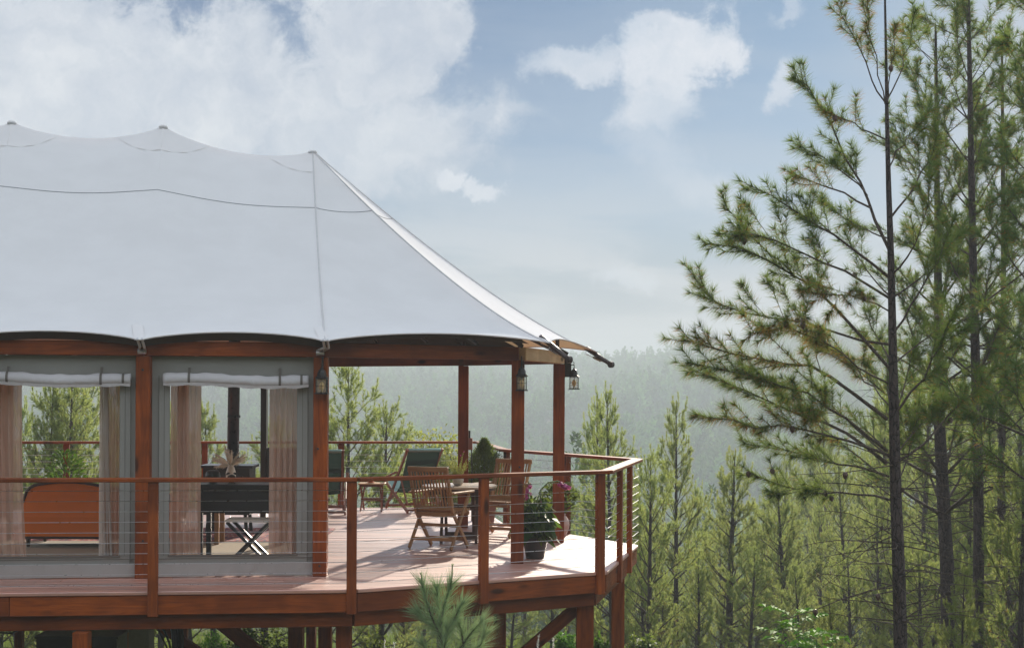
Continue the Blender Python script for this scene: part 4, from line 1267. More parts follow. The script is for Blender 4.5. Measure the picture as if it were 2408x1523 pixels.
bw = thing('glass_bowl', 'round dark bowl with a metal rim on the left end of the desk', 'bowl', (dsk(497), 15.7, .79))
MB().lathe([(.03, 0), (.065, .025), (.078, .07), (.07, .11), (.055, .13), (.052, .13)], 20, Matrix.Translation((dsk(497), 15.7, .79))).build('bowl', M_black, bw, smooth=True)
# white table further in, vase with pampas
tw = thing('white_cabinet', 'low pale cabinet standing between the desk and the stove', 'cabinet', (P(600, 1100, 17.3).x, 17.3, 0))
cxw = P(592, 1100, 17.3).x
MB().box((cxw, 17.3, .70), (.80, .4, .03)).build('top', M_cream, tw)
for x in (-.36, .36):
    for y in (-.16, .16): beam('leg', (cxw + x, 17.3 + y, 0), (cxw + x, 17.3 + y, .685), .05, .05, M_teak, tw)
MB().box((cxw, 17.3, .62), (.74, .36, .12)).build('drawer_box', M_teak, tw)
vp = Vector((P(543, 1100, 17.3).x, 17.3, .716))
vz = thing('pampas_vase', 'white vase of dried pampas grass and cream blooms standing behind the desk', 'vase', vp)
MB().lathe([(.04, 0), (.055, .04), (.058, .09), (.04, .15), (.028, .17), (.034, .185)], 18, Matrix.Translation(vp)).build('vase', M_vase, vz, smooth=True)
g2 = np.random.default_rng(77)
for k in range(15):
    a = g2.uniform(-1.5, 1.35); b_ = g2.uniform(-.4, .4); L = .17 + .09 * g2.random()
    d0 = Vector((math.sin(a), b_, math.cos(a) * .9 + .1)).normalized()
    s0 = vp + Z0 * .16; pts = [s0, s0 + d0 * L * .5, s0 + d0 * L - Z0 * abs(a) * .03]
    MB().tube(pts, [.003, .017, .004], 6).build('pampas_plume', M_pampas, vz, smooth=True)
    n = 130; tt = .25 + .75 * g2.random(n)
    bb = np.array([np.array(pts[0].lerp(pts[2], float(x_))) for x_ in tt])
    V = leaves(bb, nrm(np.array(d0)[None] + g2.normal(size=(n, 3)) * .55), .035, .004, g2, .1, 0) - np.array(vp)
    meshobj('pampas_plume', poly_mesh('pampas_plume', V, g2.random(n), M_pampas), vz, world_of(vz))
# folding stool with pale seat
sp2 = P(588, 1250, 15.15); sp2.z = 0
so = thing('folding_stool', 'folding stool with crossed black legs and a pale seat in front of the desk', 'stool', sp2)
MB().box((sp2.x, sp2.y, .465), (.44, .34, .022)).build('seat', M_cream, so)
for y in (-.14, .14):
    beam('leg', sp2 + Vector((-.23, y, .01)), sp2 + Vector((.21, y, .45)), .03, .04, M_black, so, up=(0, 1, 0))
    beam('leg', sp2 + Vector((.23, y + .032, .01)), sp2 + Vector((-.21, y + .032, .45)), .03, .04, M_black, so, up=(0, 1, 0))
# stove with flue
sv = P(540, 1100, 18.6); sv.z = 0
st = thing('wood_stove', 'black cast-iron wood stove with a tall flue pipe inside the tent', 'stove', sv)
MB().box((sv.x, sv.y, .818), (.64, .50, .03)).build('top_plate', M_flue, st)
MB().box((sv.x, sv.y, .52), (.56, .42, .56)).build('firebox', M_black, st)
MB().box((sv.x, sv.y - .22, .54), (.40, .02, .34)).build('door', M_flue, st)
for a in (-1, 1):
    for b in (-1, 1): beam('leg', sv + Vector((a * .24, b * .17, 0)), sv + Vector((a * .22, b * .15, .24)), .04, .04, M_black, st)
fx_ = P(553, 1000, 18.75).x
MB().tube([(fx_ - .02, 18.72, .83), (fx_, 18.72, 3.2)], .072, 20).build('flue_pipe', M_flue, st, smooth=True)
MB().tube([(fx_ - .01, 18.72, 1.40), (fx_ - .01, 18.72, 1.43)], .08, 20).build('flue_collar', M_flue, st)
# leafy plant beyond the sofa
lp = P(152, 1140, 20.4); lp.z = 0
pp_ = thing('leafy_pot_plant', 'bright leafy pot plant standing beyond the sofa near the rear railing', 'potted plant', lp)
MB().lathe(pot_prof(.12, .16, .3), 20, Matrix.Translation(lp)).build('pot', M_terra, pp_)
stems(pp_, lp + Z0 * .3, [lp + Vector((x, 0, z)) for x, z in [(-.2, .75), (.15, .7), (0, .85), (.05, .6)]])
plant(pp_, lp, 420, .11, .035, .25, .58, M_leafb, 41, .9, .15, zlow=.30)

# ------------------------------------------------------------------ under the deck
ac = thing('outdoor_unit', 'dark boxy outdoor unit standing under the deck behind a post', 'outdoor unit', (P(194, 1500, 16.2).x, 16.2, H(-4, 16.2)))
zt_ = P(194, 1497, 16.0).z; xc = P(194, 1500, 16.2).x
MB().box((xc, 16.2, zt_ - .4), (.84, .45, .78)).build('casing', M_blackpot, ac)
MB().box((xc, 16.2, zt_), (.87, .48, .025)).build('lid', M_blackpot, ac)
MB().box((xc - .1, 15.965, zt_ - .35), (.45, .02, .45)).build('grille', M_black, ac)
pnl = thing('service_cabinet', 'tall beige-grey service cabinet under the deck', 'cabinet', (P(333, 1500, 15.5).x, 15.5, -2.6))
xc = P(333, 1500, 15.5).x
MB().box((xc, 15.5, -1.5), (.20, .25, 2.25)).build('casing', M_panel, pnl)
MB().box((xc, 15.365, -1.5), (.17, .012, 2.1)).build('door', M_panel, pnl)
for k, (pts, r_) in enumerate([([(372, 1462), (388, 1485), (398, 1510), (404, 1545)], .012), ([(366, 1465), (378, 1492), (392, 1520), (398, 1550)], .010),
                               ([(406, 1460), (411, 1490), (412, 1550)], .035), ([(421, 1460), (425, 1490), (426, 1550)], .030), ([(0, 1478), (22, 1482), (48, 1474)], .012), ([(0, 1486), (24, 1488), (50, 1478)], .010)]):
    o = MB().tube([P(x, y, 15.7) for x, y in pts], r_, 8).build('hose', M_black, None, smooth=True)
    props(o, ['thin black cable curving down beside the service cabinet', 'second thin black cable bundled left of the thick hoses', 'thick black hose hanging under the deck, the left one of the pair',
              'thick black hose hanging under the deck, the right one of the pair', 'thin black pipe looping under the deck at the far left, upper one', 'thin black pipe looping under the deck at the far left, lower one'][k], 'cable' if k < 2 else 'hose')

# ------------------------------------------------------------------ pine builder
def tubes_mesh(name, lines, mat, n=5):
    """lines: list of (points (k,3), radii (k,)) -> one mesh"""
    vs, fs = [], []; base = 0
    by = {}
    for p, r in lines: by.setdefault((len(p), n if r[0] > .012 else (4 if r[0] > .005 else 3)), []).append((p, r))
    V_all, F_all = [], []
    for (k, nn), items in by.items():
        Pp = np.array([i[0] for i in items]); Rr = np.array([i[1] for i in items])
        T = np.empty_like(Pp); T[:, 1:-1] = Pp[:, 2:] - Pp[:, :-2]; T[:, 0] = Pp[:, 1] - Pp[:, 0]; T[:, -1] = Pp[:, -1] - Pp[:, -2]
        T = nrm(T)
        ref = np.where(np.abs(T[:, :1, 2:3]) > .9, np.array([1.0, 0, 0]), np.array([0, 0, 1.0]))
        X = nrm(np.cross(T, np.broadcast_to(ref, T.shape))); Y = np.cross(T, X)
        th = np.arange(nn) / nn * 2 * np.pi
        V = Pp[:, :, None] + (X[:, :, None] * np.cos(th)[None, None, :, None] + Y[:, :, None] * np.sin(th)[None, None, :, None]) * Rr[:, :, None, None]
        N = len(items)
        idx = base + np.arange(N)[:, None, None] * k * nn + np.arange(k - 1)[None, :, None] * nn + np.arange(nn)[None, None, :]
        nxt = base + np.arange(N)[:, None, None] * k * nn + np.arange(k - 1)[None, :, None] * nn + ((np.arange(nn) + 1) % nn)[None, None, :]
        F = np.stack([idx, nxt, nxt + nn, idx + nn], -1).reshape(-1, 4)
        V_all.append(V.reshape(-1, 3)); F_all.append(F); base += N * k * nn
    V = np.concatenate(V_all); F = np.concatenate(F_all)
    me = bpy.data.meshes.new(name)
    me.vertices.add(len(V)); me.vertices.foreach_set('co', V.reshape(-1).astype(np.float32))
    me.loops.add(F.size); me.loops.foreach_set('vertex_index', F.reshape(-1).astype(np.int32))
    me.polygons.add(len(F)); me.polygons.foreach_set('loop_start', np.arange(0, F.size, 4, dtype=np.int32))
    me.polygons.foreach_set('use_smooth', np.ones(len(F), bool))
    me.materials.append(mat); me.update()
    return me
class Pine:
    def __init__(s, seed):
        s.g = np.random.default_rng(seed); s.lines = []; s.nb = []; s.nd = []; s.nl = []; s.nt = []; s.db = []; s.dd = []; s.tup = .8; s.na = .62
    def wood(s, pts, r): s.lines.append((np.array(pts, float), np.array(r, float)))
    def tuft(s, pts, dens, nlen, a=None, t0=0.0, dead=0.0, tint=0.0, endburst=1.0):
        """clothe the polyline with needles pointing forward"""
        a = s.na if a is None else a
        g = s.g; pts = np.array(pts, float); seg = np.linalg.norm(np.diff(pts, axis=0), axis=1); L = seg.sum()
        n = max(int(L * dens), 3)
        f = t0 + (1 - t0) * g.random(n) ** .8
        n2 = max(int(dens * .09 * endburst), 3); f = np.concatenate([f, np.full(n2, .985)])
        n = len(f)
        cum = np.concatenate([[0], np.cumsum(seg)]) / L
        B = np.stack([np.interp(f, cum, pts[:, i]) for i in range(3)], 1)
        T = nrm(np.stack([np.interp(np.minimum(f + .1, 1.05), cum, pts[:, i]) - np.interp(f - .1, cum, pts[:, i]) for i in range(3)], 1))
        Rn = g.normal(size=(n, 3)); Rn = nrm(Rn - T * (Rn * T).sum(1, keepdims=True))
        k = a * (.7 + .6 * g.random((n, 1))) * (1.15 - .55 * f[:, None])
        D = nrm(T * np.cos(k * 1.2) + Rn * np.sin(k * 1.2))
        L_ = nlen * (.65 + .5 * g.random(n)) * (1.05 - .3 * np.abs(f - .55))
        dm = g.random(n) < dead
        s.nb.append(B[~dm]); s.nd.append(D[~dm]); s.nl.append(L_[~dm])
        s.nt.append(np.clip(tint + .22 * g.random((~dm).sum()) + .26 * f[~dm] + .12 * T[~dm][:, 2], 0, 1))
        if dm.any(): s.db.append(B[dm]); s.dd.append(nrm(D[dm] * .7 + np.array([0, 0, -.5])))
    def curve(s, p, d, L, up=.35, k=6, wob=.06, droop=0.0):
        g = s.g; p = np.array(p, float); d = nrm(np.array(d, float)); out = [p]
        for i in range(k - 1):
            d = nrm(d + np.array([0, 0, up / k - droop / k]) + g.normal(size=3) * wob)
            p = p + d * L / (k - 1); out.append(p)
        return np.array(out)
    def limb(s, pts, r0, dens, nlen, t_leaf=.35, tw=.42, ntw=None, dead=.02, tint=0.0, sub=True, endtuft=True, flat=1.0):
        """a branch with side shoots on its outer part"""
        g = s.g; pts = np.array(pts, float); L = np.linalg.norm(np.diff(pts, axis=0), axis=1).sum(); k = len(pts)
        s.wood(pts, np.linspace(r0, max(r0 * .16, .0022), k))
        s.tuft(pts[max(int(k * .62) - 1, 0):], dens, nlen, tint=tint, dead=dead)
        ntw = ntw or max(int(L * 10), 4)
        cum = np.linspace(0, 1, k)
        for j in range(ntw):
            f = t_leaf + (1 - t_leaf) * ((j + g.random()) / ntw)
            B = np.array([np.interp(f, cum, pts[:, i]) for i in range(3)])
            T = nrm(np.array([np.interp(min(f + .1, 1), cum, pts[:, i]) - np.interp(f - .1, cum, pts[:, i]) for i in range(3)]))
            side = g.normal(size=3); side = nrm(side - T * side.dot(T)); side[2] = side[2] * flat + .25; side = nrm(side)
            a = g.uniform(.45, .85)
            l2 = tw * (1.25 - .75 * f) * g.uniform(.55, 1.25)
            q = s.curve(B, T * math.cos(a) + side * math.sin(a), l2, s.tup, 4, .08)
            s.wood(q, np.linspace(max(r0 * .28, .003), .0018, 4))
            s.tuft(q[1:] if l2 > .3 else q, dens, nlen, tint=tint, dead=dead)
            if sub and l2 > .30:
                for _ in range(2):
                    f2 = g.uniform(.35, .8); B2 = q[0] + (q[-1] - q[0]) * f2; T2 = nrm(q[-1] - q[0])
                    sd_ = nrm(g.normal(size=3)); l3 = l2 * g.uniform(.35, .6)
                    q2 = s.curve(B2, nrm(T2 + sd_ * .8), l3, .6, 3, .06)
                    s.wood(q2, [.0026, .002, .0015]); s.tuft(q2, dens, nlen, tint=tint, dead=dead)
    def bare(s, p, d, L, r, droop=.25):
        q = s.curve(p, d, L, .0, 6, .13, droop); s.wood(q, np.linspace(r, .0022, 6))
        g = s.g
        for _ in range(int(L * 3)):
            i = g.integers(1, 5); q2 = s.curve(q[i], nrm(q[min(i + 1, 5)] - q[i] + g.normal(size=3) * .25), L * g.uniform(.15, .4), .1, 4, .15)
            s.wood(q2, np.linspace(r * .35, .0015, 4))
    def needles(s, w_, g=None):
        B, D, L, T = (np.concatenate(x) for x in (s.nb, s.nd, s.nl, s.nt))
        sd_ = nrm(np.cross(D, s.g.normal(size=D.shape))) * w_ / 2
        tip = B + D * L[:, None] - np.array([0, 0, 1.0]) * (L[:, None] * .10)
        return np.stack([B - sd_, B + sd_, tip], 1), T
    def dead_needles(s, w_, L):
        if not s.db: return None
        B, D = np.concatenate(s.db), np.concatenate(s.dd)
        sd_ = nrm(np.cross(D, s.g.normal(size=D.shape))) * w_ / 2
        return np.stack([B - sd_, B + sd_, B + D * L], 1), s.g.random(len(B))


def auto_pine(seed, Ht, r0, zb, spread, dens, nw, nlen, gap=.55, per=5, e0=(15, 40), lean=.02, bare_to=None, dead=.03, tw=.42, tint=0.0, sub=True, top_leader=.6, up=.45):
    """local coordinates, base at the origin"""
    p = Pine(seed); g = p.g
    k = 12
    zs = np.linspace(0, 1, k) * Ht
    wx = np.cumsum(g.normal(size=k)) * lean * .25; wy = np.cumsum(g.normal(size=k)) * lean * .25
    wx -= wx[0]; wy -= wy[0]
    tr = np.stack([wx, wy, zs], 1)
    rr = r0 * (1 - np.linspace(0, 1, k)) ** .8 + .006
    def at(z): return np.array([np.interp(z, zs, tr[:, i]) for i in range(3)]), np.interp(z, zs, rr)
    trunk = (tr, rr)
    z = zb; ph = g.random() * 6
    while z < Ht - .35:
        f = (z - zb) / (Ht - zb)
        env = (1 - f) ** .6 * min(1, .6 + f * 2.0)
        L = max(spread * env * g.uniform(.85, 1.1), .22)
        n = per if f < .8 else max(per - 1, 3)
        for j in range(n):
            a = ph + j / n * 6.283 + g.normal() * .25
            el = R(g.uniform(*e0) + 22 * f)
            B, rb = at(z + g.uniform(-.06, .06))
            d = np.array([math.cos(a) * math.cos(el), math.sin(a) * math.cos(el), math.sin(el)])
            l = L * g.uniform(.55, 1.2)
            q = p.curve(B, d, l, up, 7, .06)
            tipc = p.curve(q[-1], q[-1] - q[-2] + np.array([0, 0, .14]), .30 + .12 * g.random(), 1.8, 4, .04)
            p.wood(tipc, [.005, .004, .003, .002]); p.tuft(tipc, dens * 1.2, nlen * .9, a=.5, tint=tint + .16)
            p.limb(q, max(rb * .36, .006), dens, nlen, t_leaf=.40 if l > .8 else .1, tw=tw * min(1, l / 1.2 + .25), dead=dead * (1 - f), tint=tint, sub=sub, ntw=max(int(l * 5.0), 2))
        z += gap * (1 - .45 * f) * g.uniform(.85, 1.15); ph += 1.1
    # leader candle
    B, rb = at(Ht - .5); p.tuft(np.array([B, at(Ht)[0]]), dens * 1.1, nlen * .7, a=.4, tint=tint + .15)
    for _ in range(4):
        a = g.random() * 6.283; q = p.curve(at(Ht - .42)[0], [math.cos(a) * .45, math.sin(a) * .45, 1], .36, .8, 4, .03)
        p.wood(q, [.006, .005, .004, .003]); p.tuft(q, dens, nlen * .7, a=.4, tint=tint + .12)
    if bare_to:
        z = bare_to
        while z < zb + 1.2:
            for _ in range(3):
                a = g.random() * 6.283; el = g.uniform(-.1, .4)
                B, rb = at(z); p.bare(B, [math.cos(a), math.sin(a), el], g.uniform(.5, 1.3) * spread * .5, max(rb * .16, .006))
            z += g.uniform(.3, .6)
    return p, trunk
def finish(p, trunk, nw, nlen, mat, nn=7, wood_n=5):
    d = {}
    d['trunk'] = tubes_mesh('trunk', [trunk], M_bark, 12)
    d['branches'] = tubes_mesh('branches', p.lines, M_twig, wood_n)
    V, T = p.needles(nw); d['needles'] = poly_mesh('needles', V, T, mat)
    dn = p.dead_needles(nw, nlen * .8)
    if dn is not None and len(dn[0]): d['dead_needles'] = poly_mesh('dead_needles', dn[0], dn[1], M_dead)
    return d
def tree_obj(meshes, name, label, loc, rz=0.0, scale=1.0, group=None, cat='pine tree', tilt=False, wide=1.0):
    o = thing(name, label, cat, loc, rz, group)
    M = Matrix.Translation(loc) @ Matrix.Rotation(rz, 4, 'Z') @ Matrix.Scale(scale, 4)
    o.matrix_basis = M; WM[o.name] = M
    if tilt: M = M @ Matrix.Rotation(rnd.gauss(0, .035), 4, 'X') @ Matrix.Rotation(rnd.gauss(0, .035), 4, 'Y') @ Matrix.Diagonal((wide, wide, 1, 1)); o.matrix_basis = M; WM[o.name] = M
    for k, me in meshes.items():
        c = bpy.data.objects.new(k, me); COL.objects.link(c); c.parent = o; WM[c.name] = M
    return o
def px_loc(px, d):
    x = lev(px, 1000)[0] / FPX * d
    return Vector((x, d, H(x, d) - .15))

# ---- the big pine in the right foreground, limb by limb
def trunk_px(pts, d):
    q = [np.array(P(x, y, d)) for x, y, w_ in pts]
    r = [w_ * d / FPX / 2 for x, y, w_ in pts]
    b = q[0].copy(); b[2] = H(b[0], b[1]) - .2
    if b[2] < q[0][2] - .3: q = [b + np.array([.02, 0, 0])] + q; r = [r[0] * 1.12] + r
    # resample smoothly
    q = np.array(q); r = np.array(r); z = q[:, 2]
    zz = np.linspace(z[0], z[-1], 26)
    return np.stack([np.interp(zz, z, q[:, i]) for i in range(3)], 1), np.interp(zz, z, r)
D1 = 14.5
tr1 = trunk_px([(2118, 1523, 33), (2114, 1350, 31), (2106, 1150, 27), (2103, 1000, 25), (2099, 800, 20), (2095, 600, 16), (2090, 450, 13), (2086, 300, 10), (2084, 150, 7), (2081, 0, 5), (2080, -190, 2)], D1)
big1 = Pine(101); big1.tup = .25; big1.na = .80
def L1(pts, off, r, tw=.46, t_leaf=.30, tint=.0, flat=.55, dens=470, dead=.10, ntw=None):
    n = len(pts); q = [P(x, y, D1 + .75 * off * (i / (n - 1)) ** .9) for i, (x, y) in enumerate(pts)]
    # subdivide
    q = np.array([tuple(v) for v in q]); k = 9; t_ = np.linspace(0, 1, k); ts = np.linspace(0, 1, n)
    qq = np.stack([np.interp(t_, ts, q[:, i]) for i in range(3)], 1) + big1.g.normal(size=(k, 3)) * .012
    qq[0] = q[0]
    big1.limb(qq, r * .74, dens, .135, t_leaf=t_leaf, tw=tw * .78, tint=tint, flat=flat, dead=float(big1.g.choice([.04, .10, .30])), ntw=ntw)
for a in [([(2086, 985), (1964, 897), (1894, 857), (1804, 852), (1700, 826), (1614, 800)], -.7, .026, .55),
          ([(2086, 1090), (2024, 1032), (1960, 1000), (1889, 977), (1814, 942), (1724, 907), (1630, 868)], .4, .028, .50),
          ([(2086, 1060), (1990, 985), (1900, 925), (1780, 890), (1618, 850)], -1.3, .02, .5),
          ([(2090, 1070), (2000, 1040), (1900, 1012), (1780, 1002), (1668, 985)], -1.6, .02, .46),
          ([(2090, 1120), (1985, 1092), (1880, 1065), (1752, 1040)], 1.1, .016, .42),
          ([(2095, 1175), (1985, 1160), (1880, 1150), (1768, 1122)], .6, .018, .42),
          ([(2095, 870), (2006, 762), (1926, 686), (1866, 646), (1816, 611), (1740, 588), (1664, 572)], 0, .024, .42),
          ([(1866, 646), (1790, 575), (1735, 520), (1700, 470)], .1, .012, .30),
          ([(2096, 810), (1990, 790), (1880, 752), (1760, 742), (1660, 700), (1636, 655)], .7, .02, .48),
          ([(2090, 651), (1976, 561), (1876, 501), (1775, 438)], -.6, .02, .45),
          ([(2090, 700), (1990, 640), (1880, 590), (1770, 548), (1730, 560)], -1.2, .018, .5),
          ([(2090, 585), (2051, 491), (2031, 441), (1991, 371), (1941, 265), (1900, 205), (1874, 182)], .3, .022, .36),
          ([(2040, 460), (1985, 400), (1940, 368), (1880, 345)], -.4, .012, .36),
          ([(2050, 490), (1960, 440), (1900, 425), (1862, 405)], .8, .014, .4),
          ([(2081, 240), (2050, 190), (2020, 110), (1985, 50), (1975, 5)], .1, .011, .26),
          ([(2081, 245), (2062, 150), (2045, 50), (2040, 0)], -.4, .009, .24),
          ([(2083, 240), (2118, 170), (2140, 90), (2150, 30)], .2, .011, .26),
          ([(2083, 250), (2100, 150), (2108, 60)], -.2, .008, .22),
          ([(2087, 330), (2030, 300), (1985, 280), (1940, 262)], -.4, .012, .34),
          ([(2088, 400), (2120, 350), (2160, 300), (2190, 260)], .2, .012, .34),
          ([(2088, 520), (2150, 440), (2180, 380), (2205, 300)], .2, .016, .36),
          ([(2092, 650), (2150, 590), (2180, 500), (2190, 420)], -.6, .016, .38),
          ([(2095, 790), (2160, 700), (2210, 600), (2250, 520)], -.3, .016, .38),
          ([(2095, 985), (2160, 900), (2215, 800), (2260, 700)], -.5, .02, .4),
          ([(2098, 1090), (2190, 1020), (2280, 930), (2340, 860)], .5, .02, .42),
          ([(2088, 730), (2030, 700), (1960, 690), (1880, 680)], -1.8, .012, .45),
          ([(2088, 900), (2020, 860), (1930, 800), (1850, 770), (1760, 780)], -2.0, .014, .48),
          ([(2088, 950), (2040, 900), (1990, 840), (1900, 800)], 1.8, .014, .45),
          ([(2088, 560), (2040, 540), (1990, 520), (1930, 470)], 1.6, .012, .4)]:
    L1(*a)
g = big1.g
for k in range(46):
    y = g.uniform(1060, 1500); px = 2103 + (y - 1000) * .028; a = g.random() * 6.283
    big1.bare(np.array(P(px, y, D1)), [math.cos(a), math.sin(a) * .7, g.uniform(-.1, .5)], g.uniform(.5, 1.4), .007)
for y in (985, 1080, 1150, 860, 700):
    for k in range(2):
        a = g.uniform(.5, 2.6); q = big1.curve(np.array(P(2098, y, D1)), [math.cos(a), math.sin(a), .5], 1.2, .4, 8, .05)
        big1.limb(q, .011, 300, .135, t_leaf=.35, tw=.34, dead=.05)
ms = finish(big1, tr1, .0038, .13, M_needle, wood_n=6)
cone_me = mesh_data('pine_cone', *(lambda q: (q.v, q.f))(MB().lathe([(.004, -.035), (.020, -.026), (.026, -.008), (.020, .012), (.010, .028), (.003, .036)], 9)), M_trim)
t_ = thing('large_pine', 'tallest dark pine in the right foreground, its long boughs sweeping left towards the tent', 'pine tree', Vector(tr1[0][0]))
for k, me in ms.items():
    c = bpy.data.objects.new(k, me); link(c, t_, Matrix.Identity(4))
for k in range(26):
    ln = big1.lines[int(big1.g.integers(0, len(big1.lines)))][0]; q = ln[len(ln) // 2]
    link(bpy.data.objects.new('pine_cone', cone_me), t_, Matrix.Translation(Vector(q) + Vector((0, 0, -.03))) @ Matrix.Rotation(float(big1.g.uniform(1.8, 3.4)), 4, 'X'))

# ---- the other foreground trunks at the right: trunk from the photograph, limbs grown
def side_pine(seed, pts, d, label, zb_px, spread, dens, gap=.6, per=4, bare_px=None, dead=.08, mat=None, nw=.0058, e0=(18, 42), top=None, sides=(0, 6.283), tw=.42):
    tr = trunk_px(pts, d); p = Pine(seed); p.tup = .4; p.na = .76; g = p.g
    z0 = P(0, zb_px, d).z; z1 = tr[0][-1][2]
    def at(z): return np.array([np.interp(z, tr[0][:, 2], tr[0][:, i]) for i in range(3)]), np.interp(z, tr[0][:, 2], tr[1])
    z = z0; ph = g.random() * 6
    while z < z1 - .3:
        f = (z - z0) / (z1 - z0)
        for j in range(per):
            a = ph + j / per * 6.283 + g.normal() * .25
            el = R(g.uniform(*e0) + 15 * f); B, rb = at(z + g.uniform(-.1, .1))
            l = spread * (1 - f * .55) * g.uniform(.55, 1.1)
            q = p.curve(B, [math.cos(a) * math.cos(el), math.sin(a) * math.cos(el), math.sin(el)], l, .4, 8, .06)
            p.limb(q, max(rb * .30, .008), dens, .155, t_leaf=.35, tw=tw, dead=dead, ntw=max(int(l * 5.5), 3))
        z += gap * g.uniform(.8, 1.2); ph += 1.3
    if bare_px:
        z = P(0, bare_px, d).z
        while z < z0 + 1.5:
            for _ in range(4):
                a = g.random() * 6.283; B, rb = at(z)
                p.bare(B, [math.cos(a), math.sin(a), g.uniform(-.1, .5)], g.uniform(.6, 2.1), .009)
            z += g.uniform(.15, .4)
    ms = finish(p, tr, nw, .155, mat or M_needle, wood_n=5)
    t_ = thing('pine_tree', label, 'pine tree', Vector(tr[0][0]))
    for k, me in ms.items(): link(bpy.data.objects.new(k, me), t_, Matrix.Identity(4))
side_pine(202, [(2232, 1523, 37), (2228, 1350, 34), (2217, 1150, 30), (2207, 950, 26), (2206, 700, 20), (2204, 480, 14), (2202, 250, 10), (2200, 60, 5)], 23.0,
          'thick reddish-brown pine trunk just right of the tallest dark pine', 1190, 1.9, 300, .62, 5, 1500)
side_pine(203, [(2298, 1523, 27), (2302, 1300, 26), (2300, 1100, 24), (2294, 850, 22), (2288, 600, 18), (2284, 400, 15), (2280, 150, 11), (2274, -100, 7), (2270, -300, 3)], 22.0,
          'slender tall pine that is the third foreground trunk from the left, reaching out of frame', 960, 1.7, 300, .62, 5, 1500)
side_pine(204, [(2350, 1523, 21), (2354, 1200, 18), (2358, 900, 15), (2360, 600, 12), (2358, 350, 9), (2356, 100, 5)], 25.0,
          'thin straight pine near the right edge, fourth of the foreground trunks', 1000, 1.7, 290, .62, 5, 1500)
side_pine(205, [(2480, 1523, 30), (2478, 1000, 26), (2474, 600, 20), (2470, 200, 12), (2466, -200, 5)], 17.5,
          'pine whose trunk stands just outside the right edge, its green boughs entering the view', 1150, 1.55, 300, .58, 5, None)

# ---- young pines beyond the deck: a few kinds, copied
kinds = []
for i, (Ht, zb, sp, mt__, ti) in enumerate([(9.0, 1.4, 2.4, M_needle_y, .12), (9.5, 1.6, 2.0, M_needle_y, .05), (8.2, 1.0, 2.6, M_needle_y, .1),
                                            (10.5, 2.6, 2.6, M_needle_y, .0), (11.5, 3.2, 2.8, M_needle_y, .06), (9.8, 1.8, 1.9, M_needle_y, .2)]):
    p, tr = auto_pine(300 + i, Ht, .10 + .01 * i, zb, sp, 135, .008, .15, gap=.60, per=4 + i % 2, e0=(14, 44), bare_to=.9, dead=.06, tint=ti, up=.42, tw=.5)
    kinds.append((Ht, finish(p, tr, .013, .16, mt__, wood_n=4)))
def young(px, ytop, d, kind, rz, label, group=None, name='young_pine', smin=.0):
    Ht, ms = kinds[kind]
    b = px_loc(px, d); zt = P(px, ytop, d).z
    s_ = max((zt - b.z) / Ht, .25)
    return tree_obj(ms, name, label, b, rz, s_, group, tilt=True, wide=rnd.uniform(.8, 1.3))
named = [
    (819, 862, 27.5, 0, .3, 'young pine just right of the tent corner post, beyond the rear railing'),
    (893, 962, 29, 2, 2.1, 'shorter young pine beyond the rear railing, left of the light green tree'),
    (1447, 918, 27, 1, 1.0, 'broad young pine with several upright candles right behind the deck corner'),
    (1405, 935, 30, 5, 2.2, 'young pine overlapping the deck corner rail, left of the many-candled one'),
    (1592, 943, 31, 1, 4.0, 'slim symmetrical young pine standing clear of the others against the misty slope'),
    (1711, 1055, 30, 5, 5.1, 'thin-stemmed sparse young pine right of the slim symmetrical one'),
    (1530, 1075, 24.5, 2, .9, 'dark low young pine directly right of the deck corner posts'),
    (108, 905, 27.0, 3, .6, 'young pine seen through the left window, left of the rear rail post'),
    (160, 870, 26.5, 1, 1.9, 'young pine centred in the left window behind the rear rail post'),
    (212, 890, 28.0, 2, 3.6, 'young pine at the right of the left window, behind the curtain edge'),
    (510, 960, 33.0, 3, 2.6, 'yellowish pine seen through the middle window left of the flue pipe'),
    (2003, 1085, 34.0, 4, 1.2, 'pine with a dark trunk between the slim young pines and the tallest foreground pine'),
    (1862, 1120, 31.0, 3, 2.7, 'pine of middle height half hidden behind the long left boughs of the tallest pine'),
    (2160, 860, 36.0, 4, 3.3, 'tall pine rising behind the gap between the first two foreground trunks'),
    (2395, 1080, 21.5, 2, 1.1, 'bushy young pine at the right edge in front of the foreground trunks'),
    (2255, 1330, 19.0, 0, 2.3, 'low young pine at the bottom between the second and third foreground trunks'),
    (1985, 1390, 18.0, 5, 4.4, 'low young pine at the bottom left of the tallest pine trunk'),
    (2175, 1290, 25.5, 2, .4, 'young pine between the tallest pine trunk and the thick reddish-brown one'),
    (2060, 930, 40.0, 3, 5.3, 'pine behind the tallest foreground pine, its top level with the far ridge'),
]
for px, yt, d, k, rz, lb in named: young(px, yt, d, k, rz, lb)
gp = 'pines filling the slope beyond the deck'
lbn = 'one of the many alike pines filling the slope beyond the deck'
